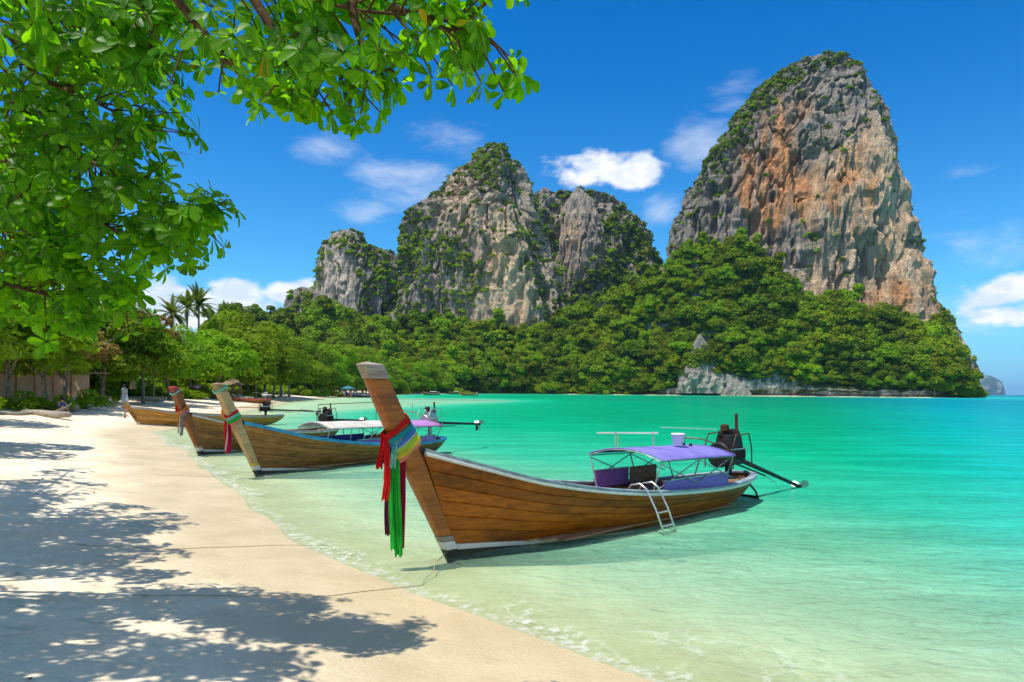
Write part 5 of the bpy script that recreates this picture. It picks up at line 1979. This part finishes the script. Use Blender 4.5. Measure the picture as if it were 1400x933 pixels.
parasol('teal parasol shading people by the beached boats on the far beach', 476, 178, 3.3, 1.9, m_c_teal)
parasol('pink parasol in the shade beside the thatched hut', 270, 100, 1.7, 1.1, m_c_pink)

# scooters and loungers are too small to read: pale sunbeds under the trees
def sunbed(label, px, y, rz, mat):
    x = (px - 700) / FPX * y
    e = empty('sunbed', (x, y, ground_at(x, y)), rz)
    tag(e, label, 'sunbed', 'sunbeds under the grove')
    MB().box((0, 0, .38), (1.3, .65, .08)).build('mattress', mat, e, bevel=.02)
    MB().box((-.85, 0, .58), (.66, .65, .07), Matrix.Rotation(R(38), 3, 'Y')).build('backrest', mat, e, bevel=.02)
    for sx_ in (-.6, .55):
        for sy_ in (-.28, .28):
            MB().box((sx_, sy_, .17), (.06, .06, .36)).build('leg', m_deck, e)


sunbed('white sunbed beside the thatched hut', 328, 104, R(10), m_plastic)
sunbed('white sunbed nearer the trees than the others', 336, 106, R(20), m_plastic)
sunbed('white sunbed at the far side of the grove', 370, 126, R(-15), m_plastic)
sunbed('white and red sunbed at the end of the row', 386, 130, R(30), m_redpaint)


# ------------------------------------------------------------------ people
m_skin = simple_mat('skin', (0.42, 0.24, 0.16), 0.6, 0.3, 0.1, 5.0, 0.0)
m_hair = simple_mat('dark_hair', (0.02, 0.015, 0.012), 0.6, 0.3, 0.3, 20.0, 0.2)
m_dress = cloth_mat('white_cotton', (0.80, 0.78, 0.74))
m_redcloth = cloth_mat('red_cotton', (0.50, 0.05, 0.05))
m_bluecloth = cloth_mat('blue_cotton', (0.08, 0.12, 0.42))


def person(label, loc, rz, pose, top_mat, long=False):
    e = empty('person', loc, rz)
    tag(e, label, 'person')
    if pose == 'stand':
        J = {'pel': (0, 0, .95), 'chest': (0, 0, 1.30), 'neck': (0, 0, 1.48), 'head': (0, .02, 1.62), 'crown': (0, .01, 1.74),
             'ls': (-.18, 0, 1.42), 'le': (-.25, -.02, 1.14), 'lw': (-.24, .08, .90), 'lf': (-.24, .11, .80), 'rs': (.18, 0, 1.42), 're': (.26, -.03, 1.15), 'rw': (.22, .10, .95), 'rf': (.2, .14, .86),
             'lh': (-.10, 0, .90), 'lk': (-.11, .02, .50), 'la': (-.11, -.01, .08), 'lt': (-.11, .14, .03), 'rh': (.10, 0, .90), 'rk': (.12, .05, .50), 'ra': (.12, .0, .08), 'rt': (.12, .15, .03)}
    else:
        J = {'pel': (0, 0, .14), 'chest': (0, .06, .50), 'neck': (0, .09, .68), 'head': (0, .13, .81), 'crown': (0, .12, .93),
             'ls': (-.18, .07, .62), 'le': (-.24, .2, .38), 'lw': (-.12, .38, .44), 'lf': (-.06, .44, .46), 'rs': (.18, .07, .62), 're': (.24, .2, .38), 'rw': (.12, .38, .44), 'rf': (.06, .44, .46),
             'lh': (-.10, .02, .13), 'lk': (-.14, .42, .42), 'la': (-.12, .52, .08), 'lt': (-.12, .66, .03), 'rh': (.10, .02, .13), 'rk': (.14, .42, .42), 'ra': (.12, .54, .08), 'rt': (.12, .68, .03)}
    rad = dict(pel=.15, chest=.15, neck=.055, head=.095, crown=.07, ls=.06, rs=.06, le=.042, re=.042, lw=.03, rw=.03, lf=.028, rf=.028, lh=.09, rh=.09, lk=.06, rk=.06, la=.04, ra=.04, lt=.03, rt=.03)
    names = list(J)
    E = [('pel', 'chest'), ('chest', 'neck'), ('neck', 'head'), ('head', 'crown'), ('chest', 'ls'), ('ls', 'le'), ('le', 'lw'), ('lw', 'lf'), ('chest', 'rs'), ('rs', 're'), ('re', 'rw'), ('rw', 'rf'),
         ('pel', 'lh'), ('lh', 'lk'), ('lk', 'la'), ('la', 'lt'), ('pel', 'rh'), ('rh', 'rk'), ('rk', 'ra'), ('ra', 'rt')]
    me = bpy.data.meshes.new('body')
    me.from_pydata([J[n] for n in names], [(names.index(a), names.index(b)) for a, b in E], [])
    o = link('body', me, m_skin, e)
    o.modifiers.new('skin', 'SKIN')
    sv = me.skin_vertices[0].data
    for i, n in enumerate(names):
        sv[i].radius = (rad[n], rad[n])
        sv[i].use_root = (n == 'pel')
    o.modifiers.new('smooth', 'SUBSURF').render_levels = 2
    hd = Vector(J['head'])
    MB().lathe([(.03, -.10), (.105, -.06), (.118, .03), (.10, .10), (.05, .145), (.01, .15)], hd + Vector((0, -.025, .02)), 12).build('hair', m_hair, e, smooth=True)
    c = Vector(J['chest'])
    p = Vector(J['pel'])
    if long:
        MB().lathe([(.36, -.42 + .95), (.33, -.2 + .95), (.22, 1.0), (.175, 1.12), (.205, 1.30), (.21, 1.40), (.10, 1.49)], (0, 0, -.42), 18).build('dress', top_mat, e, smooth=True) if False else MB().lathe([(.34, .22), (.30, .5), (.23, .88), (.185, 1.08), (.205, 1.28), (.20, 1.40), (.09, 1.49)], n=18).build('dress', top_mat, e, smooth=True)
        for s in (-1, 1):
            k = 'l' if s < 0 else 'r'
            MB().tube([J[k + 's'], J[k + 'e']], [.075, .065], 9).build('sleeve', top_mat, e, smooth=True)
    else:
        MB().tube([p + (c - p) * -.1, p + (c - p) * .5, c, Vector(J['neck']) - Vector((0, 0, .06))], [.185, .17, .20, .12], 12).build('shirt', top_mat, e, smooth=True)
    return e


def at_ground(px, y):
    x = (px - 700) / FPX * y
    return (x, y, ground_at(x, y))


person('person in a long white dress standing on the open sand', at_ground(170, 52), R(150), 'stand', m_dress, True)
person('person in a blue shirt sitting on the sand by the mossy log', at_ground(84, 41), R(-120), 'sit', m_bluecloth)
person('person in a red shirt standing under the teal parasol', at_ground(480, 176), R(170), 'stand', m_redcloth)
person('person in white standing beside the teal parasol', at_ground(471, 180), R(90), 'stand', m_dress)
person('person in a red shirt standing at the water edge by the white roofed boat', at_ground(579, 300), R(90), 'stand', m_redcloth)
person('person in white sitting in the shade behind the sand', at_ground(148, 51), R(-100), 'sit', m_dress)

# ------------------------------------------------------------------ the almond tree overhead
m_leaf, nt, out = new_mat('almond_leaf')
co = nt.coord()
oi = nt.new('ShaderNodeObjectInfo')
geo = nt.new('ShaderNodeNewGeometry')
tone = nt.attr('tone')
rnd = nt.math('FRACT', nt.math('ADD', nt.math('ADD', geo.outputs['Random Per Island'], oi.outputs['Random']), tone))
c = nt.mix(rnd, (0.025, 0.085, 0.004), (0.090, 0.205, 0.006))
c = nt.mix(nt.math('MULTIPLY', nt.step(rnd, 0.993, 0.999), .8), c, (0.34, 0.15, 0.012))
vein = nt.math('ABSOLUTE', nt.attr('across'))
c = nt.mix(nt.math('MULTIPLY', nt.step(vein, 0.10, 0.0), 0.6), c, (0.22, 0.28, 0.04))
nn = nt.noise(co, 14.0, 4.0)
c = nt.mix(nt.math('MULTIPLY', nt.step(nn, .55, .75), .35), c, (0.13, 0.14, 0.01))
b = nt.new('ShaderNodeBsdfPrincipled')
nt.l.new(c, b.inputs['Base Color'])
b.inputs['Roughness'].default_value = 0.42
b.inputs['Specular IOR Level'].default_value = 0.2
tr = nt.new('ShaderNodeBsdfTranslucent')
nt.l.new(nt.mix(1.0, c, (3.9, 4.3, 0.4), 'MULTIPLY'), tr.inputs['Color'])
mx = nt.new('ShaderNodeMixShader')
mx.inputs[0].default_value = 0.58
nt.l.new(b.outputs[0], mx.inputs[1])
nt.l.new(tr.outputs[0], mx.inputs[2])
nt.l.new(mx.outputs[0], out.inputs['Surface'])

# obovate leaf, unit length along +x, slightly cupped
LX = np.array([0, .07, .18, .36, .56, .75, .89, .97, 1.0])
LW = np.array([.012, .016, .07, .15, .22, .26, .225, .12, .02])
LV, LA = [], []
for x, w in zip(LX, LW):
    droop = -.16 * x * x
    for k, a in ((-1, -1.0), (0, 0.0), (1, 1.0)):
        LV.append((x, k * w, droop + abs(k) * w * .22))
        LA.append(a)
LV = np.array(LV)
LA = np.array(LA)
LQ = grid_quads(len(LX), 3)
leaf_me = np_mesh('leaf', LV, LQ, smooth=True)
float_attr(leaf_me, 'across', LA)
float_attr(leaf_me, 'tone', np.zeros(len(LV)))
leaf_me.materials.append(m_leaf)

rng = random.Random(31)
ROOT = Vector((-7.4, 5.6, 0))
ROOT.z = ground_at(ROOT.x, ROOT.y)
tree = empty('almond_tree', ROOT)
tag(tree, 'broad leaved almond tree hanging its leafy branches over the beach', 'tree')
toL = lambda p: Vector(p) - ROOT
fork = Vector((-7.0, 5.2, 3.6))
mb = MB()
mb.tube([toL(ROOT - Vector((0, 0, .4))), toL((-7.5, 5.5, ROOT.z + 1.0)), toL((-7.2, 5.4, 2.6)), toL(fork)], [.42, .30, .26, .22], 12)
mb.build('trunk', m_bark, tree, smooth=True)

m_twig = simple_mat('brown_twig', (0.085, 0.05, 0.025), 0.85, 0.1, 0.4, 12.0, 0.4)
rosettes = []           # (position, axis, size)
branch_mb = None


def smooth_path(pts, n=7):
    pts = [Vector(p) for p in pts]
    out = []
    for i in range(len(pts) - 1):
        p0, p1, p2, p3 = pts[max(i - 1, 0)], pts[i], pts[i + 1], pts[min(i + 2, len(pts) - 1)]
        for k in range(n):
            t = k / n
            out.append(0.5 * ((2 * p1) + (p2 - p0) * t + (2 * p0 - 5 * p1 + 4 * p2 - p3) * t * t + (3 * p1 - p0 - 3 * p2 + p3) * t ** 3))
    out.append(pts[-1])
    return out


def bough(pts, r0, twigs, tlen, spread=1.0, tip=True, size=(.095, .145), from_t=0.25):
    """a bough with side twigs that end in rosettes of leaves"""
    path = smooth_path(pts)
    n = len(path)
    mb = MB()
    mb.tube([toL(p) for p in path], [max(.008, r0 * (1 - .88 * i / (n - 1))) for i in range(n)], 7)
    o = mb.build('branch', m_twig, tree, smooth=True)
    tw = MB()
    for k in range(twigs):
        t = from_t + (1 - from_t) * (k + rng.random()) / twigs
        i = min(n - 2, int(t * (n - 1)))
        p = path[i].lerp(path[i + 1], t * (n - 1) - i)
        d = (path[i + 1] - path[i]).normalized()
        s = Vector((rng.gauss(0, 1), rng.gauss(0, 1), rng.gauss(0, .75)))
        s = (s - d * s.dot(d)).normalized()
        dd = (d * .7 + s * spread).normalized()
        L = tlen * rng.uniform(.45, 1.25) * (1.15 - .4 * t)
        q1 = p + dd * L * .55 + Vector((0, 0, .02))
        q2 = p + dd * L + Vector((0, 0, .06 * rng.uniform(-1, 1)))
        tw.tube([toL(p), toL(q1), toL(q2)], [.007, .005, .004], 5)
        ax = (dd + Vector((0, 0, .55))).normalized()
        rosettes.append((q2, ax, rng.uniform(*size)))
        if rng.random() < .6:
            q3 = q1 + Vector((rng.gauss(0, .1), rng.gauss(0, .1), rng.gauss(0, .08)))
            rosettes.append((q3, ax, rng.uniform(*size) * .9))
    if tip:
        rosettes.append((path[-1], ((path[-1] - path[-3]).normalized() + Vector((0, 0, .4))).normalized(), size[1]))
    tw.build('twig', m_twig, o)


# boughs seen in the picture, at the depth where they hang
def W(*q):
    return [P(px, py, y) for px, py, y in q]


A = Vector((-6.2, 4.9, 5.0))
bough([fork, A] + W((-40, -120, 3.77), (150, -60, 3.61), (340, -25, 3.48), (478, 12, 3.36), (578, 22, 3.28), (646, 36, 3.24)), .022, 58, .42, .8, from_t=.40, size=(.078, .115))
bough(W((330, -30, 3.48), (375, 45, 3.44), (398, 88, 3.40), (400, 122, 3.36)), .03, 16, .26, size=(.078, .115))
bough(W((410, -15, 3.40), (440, 60, 3.36), (462, 95, 3.32), (466, 118, 3.28)), .03, 16, .26, size=(.078, .115))
bough(W((480, 5, 3.36), (493, 55, 3.32), (513, 92, 3.28), (530, 96, 3.28)), .025, 9, .20, size=(.078, .115))
bough(W((200, -50, 3.61), (275, 40, 3.61), (310, 85, 3.57), (320, 84, 3.57)), .03, 16, .32, size=(.078, .115))
bough(W((538, 10, 3.32), (603, 38, 3.28), (633, 40, 3.28)), .02, 7, .18, size=(.078, .115))
bough([fork] + W((-60, -60, 5.0), (70, 20, 4.9), (170, 60, 4.9), (205, 70, 4.85)), .028, 64, .50, 1.0)
bough([fork] + W((-70, 40, 5.2), (60, 110, 5.1), (150, 150, 5.05), (190, 180, 5.0)), .028, 55, .48, 1.0)
bough([fork] + W((-60, 130, 5.3), (80, 200, 5.2), (180, 250, 5.1), (245, 295, 5.05), (270, 308, 5.0)), .028, 64, .42, .9)
bough([fork] + W((-60, 210, 5.4), (60, 270, 5.3), (150, 310, 5.2), (215, 345, 5.15)), .028, 55, .42, .9)
bough([fork] + W((-70, 290, 5.6), (40, 340, 5.5), (110, 370, 5.4), (168, 400, 5.4)), .028, 52, .42, .9)
bough([fork] + W((-90, 340, 5.8), (0, 385, 5.7), (70, 405, 5.6), (110, 412, 5.6)), .028, 44, .42, .9)
bough(W((-30, 60, 5.2), (60, 150, 5.6), (120, 220, 5.7)), .02, 37, .5, 1.1)
bough(W((-40, 170, 5.4), (40, 240, 5.9), (90, 310, 6.0)), .02, 37, .5, 1.1)
bough(W((-60, 250, 5.4), (10, 310, 5.9), (60, 370, 6.1)), .02, 34, .5, 1.1)
bough(W((-30, -40, 5.0), (40, 10, 5.4), (100, 60, 5.6)), .02, 37, .55, 1.1)
bough(W((60, -60, 4.8), (150, 0, 5.0), (230, 25, 5.0)), .02, 37, .5, 1.1)
bough(W((220, -80, 3.8), (330, -20, 3.8), (440, 0, 3.7), (520, -5, 3.7)), .02, 40, .40, 1.0, size=(.09, .125))
# boughs that stay out of the picture and shade the sand
seen_n = len(rosettes)
SHADE = [(0, 650), (240, 655), (300, 690), (320, 730), (350, 790), (380, 840), (420, 880), (440, 905), (340, 940), (-60, 960), (-120, 800)]


def in_poly(x, y, poly):
    c = False
    for i in range(len(poly)):
        (ax, ay), (bx, by) = poly[i], poly[i - 1]
        if (ay > y) != (by > y) and x < ax + (y - ay) / (by - ay) * (bx - ax):
            c = not c
    return c


spots = []
while len(spots) < 66:
    qx, qy = rng.uniform(-110, 520), rng.uniform(650, 770 if len(spots) % 2 else 950)
    if in_poly(qx, qy, SHADE):
        d = Vector(pix_dir(qx, qy))
        g = .6
        for _ in range(4):
            yy = (g - CAM_H) / d.z
            g = ground_at(d.x * yy, yy)
        z = rng.uniform(4.3, 5.6)
        q = Vector((d.x * yy, yy, g)) + SUN_VEC * ((z - g) / SUN_VEC.z)
        if q.x / max(q.y, .1) < -.80 or q.y < 1:
            if all((q - o).length > .45 for o in spots):
                spots.append(q)
more = 0
while more < 22:
    qx, qy = rng.uniform(-60, 300), rng.uniform(640, 745)
    if qx > 210 + (qy - 640) * .8:
        continue
    d = Vector(pix_dir(qx, qy))
    g = .8
    for _ in range(4):
        yy = (g - CAM_H) / d.z
        g = ground_at(d.x * yy, yy)
    z = rng.uniform(4.6, 6.2)
    q = Vector((d.x * yy, yy, g)) + SUN_VEC * ((z - g) / SUN_VEC.z)
    if q.x / max(q.y, .1) < -.70:
        spots.append(q)
        more += 1
for q in spots:
    mid = fork.lerp(q, .55) + Vector((0, 0, .5))
    bough([fork, mid, q], .045, 13, .50, 1.3, from_t=.62, size=(.14, .20))

# leaves of all rosettes
rows = []
for (p, ax, s) in rosettes:
    q = ax.to_track_quat('Z', 'Y').to_matrix()
    n = rng.randint(7, 11)
    ph = rng.random() * 6.28
    for k in range(n):
        az = ph + 2 * math.pi * k / n + rng.uniform(-.22, .22)
        tilt = rng.uniform(-.45, .55)
        d = q @ Vector((math.cos(az) * math.cos(tilt), math.sin(az) * math.cos(tilt), math.sin(tilt)))
        d = (d + Vector((0, 0, -.28))).normalized()
        up = (q @ Vector((0, 0, 1)) + Vector((rng.gauss(0, .25), rng.gauss(0, .25), .3)))
        sd = up.cross(d).normalized()
        u2 = d.cross(sd)
        L = s * rng.uniform(.55, 1.16) * (1.0 if k else 0.8)
        M = Matrix((d * L, sd * L, u2 * L)).transposed()
        rows.append((p + d * .012, M, L))
pos = np.array([r[0] for r in rows])
mats3 = np.array([[list(c) for c in r[1]] for r in rows])
lens = np.array([r[2] for r in rows])
pxl, pyl = project(pos[:, 0], np.maximum(pos[:, 1], .1), pos[:, 2])
inframe = (pxl > -10) & (pxl < 1410) & (pyl > -10) & (pyl < 940) & (pos[:, 1] > .5)
# silhouette leaves: those with open sky round them read best, then the nearest
score = lens / pos[:, 1] * inframe
edge = np.clip((pxl - 120) / 150, 0, 1.2)
pick = np.argsort(-(score * (1 + edge)))[:300]
isp = np.zeros(len(rows), bool)
isp[pick] = True
for i in np.where(isp)[0]:
    o = bpy.data.objects.new('leaf', leaf_me)
    COL.objects.link(o)
    o.parent = tree
    m4 = Matrix(mats3[i].tolist()).to_4x4()
    m4.translation = Vector(pos[i]) - ROOT
    o.matrix_local = m4
oth = np.where(~isp)[0]
V = np.einsum('nij,vj->nvi', mats3[oth], LV) + (pos[oth] - np.array(ROOT))[:, None, :]
nv = len(LV)
Q = (LQ[None] + (np.arange(len(oth)) * nv)[:, None, None]).reshape(-1, 4)
me = np_mesh('foliage', V.reshape(-1, 3), Q, smooth=True)
float_attr(me, 'across', np.tile(LA, len(oth)))
float_attr(me, 'tone', np.repeat(RNG.uniform(0, 1, len(oth)), nv))
me.materials.append(m_leaf)
tag(link('foliage', me, None, tree), kind='stuff')

# a second and third almond tree farther along whose crowns only throw shade into view
for (x, y, s, lab) in ((-17.8, 17.5, 1.05, 'big shade tree on the beach beside the almond tree'), (-26.5, 28.5, 1.1, 'shade tree standing between the almond tree and the pink wall')):
    e = empty('shade_tree', (x, y, ground_at(x, y)), 1.3 * x, s)
    tag(e, lab, 'tree')
    link('crown', BEACH[0], None, e)
    link('trunk', BTRUNK[1], None, e)

# ------------------------------------------------------------------ fallen leaves on the sand
rl = np.random.default_rng(91)
n_ = 420
lx, ly = rl.uniform(-14, 1.5, n_), rl.uniform(2.5, 22, n_)
ld = coast_distance(lx, ly)
okl = (ld > 2.2) & (rl.uniform(0, 1, n_) < np.clip((ld - 1.5) / 6, 0.1, 1))
lx, ly = lx[okl], ly[okl]
lz, _ = ground_height(lx, ly)
az = rl.uniform(0, 6.28, len(lx))
sc_ = rl.uniform(.03, .10, len(lx))
base = np.stack([LV[:, 0] - .5, LV[:, 1], LV[:, 2] * .8 + .06], 1)
ca, sa = np.cos(az), np.sin(az)
V = np.stack([(base[None, :, 0] * ca[:, None] - base[None, :, 1] * sa[:, None]) * sc_[:, None] + lx[:, None],
              (base[None, :, 0] * sa[:, None] + base[None, :, 1] * ca[:, None]) * sc_[:, None] + ly[:, None],
              base[None, :, 2] * sc_[:, None] + lz[:, None] + .012], -1)
me = np_mesh('leaf_litter', V.reshape(-1, 3), (LQ[None] + (np.arange(len(lx)) * nv)[:, None, None]).reshape(-1, 4), smooth=True)
m_litter = simple_mat('dead_leaf', (0.16, 0.085, 0.035), 0.8, 0.15, 0.5, 3.0, 0.3)
tag(link('leaf_litter', me, m_litter), 'dry brown leaves scattered over the shaded sand', 'leaves', kind='stuff')

# ------------------------------------------------------------------ sea haze
HAZE = True
if HAZE:
    m_haze = bpy.data.materials.new('haze')
    m_haze.use_nodes = True
    m_haze.node_tree.nodes.clear()
    nt = NT(m_haze.node_tree)
    out = nt.new('ShaderNodeOutputMaterial')
    vol = nt.new('ShaderNodeVolumePrincipled')
    vol.inputs['Color'].default_value = (0.40, 0.70, 1.0, 1)
    vol.inputs['Density'].default_value = 0.00005
    vol.inputs['Anisotropy'].default_value = 0.1
    nt.l.new(vol.outputs[0], out.inputs['Volume'])
    hb_ = MB().box((0, 0, 141), (62000, 62000, 320)).build('haze', m_haze)
    tag(hb_, 'thin blue sea haze over the bay', 'haze', kind='stuff')
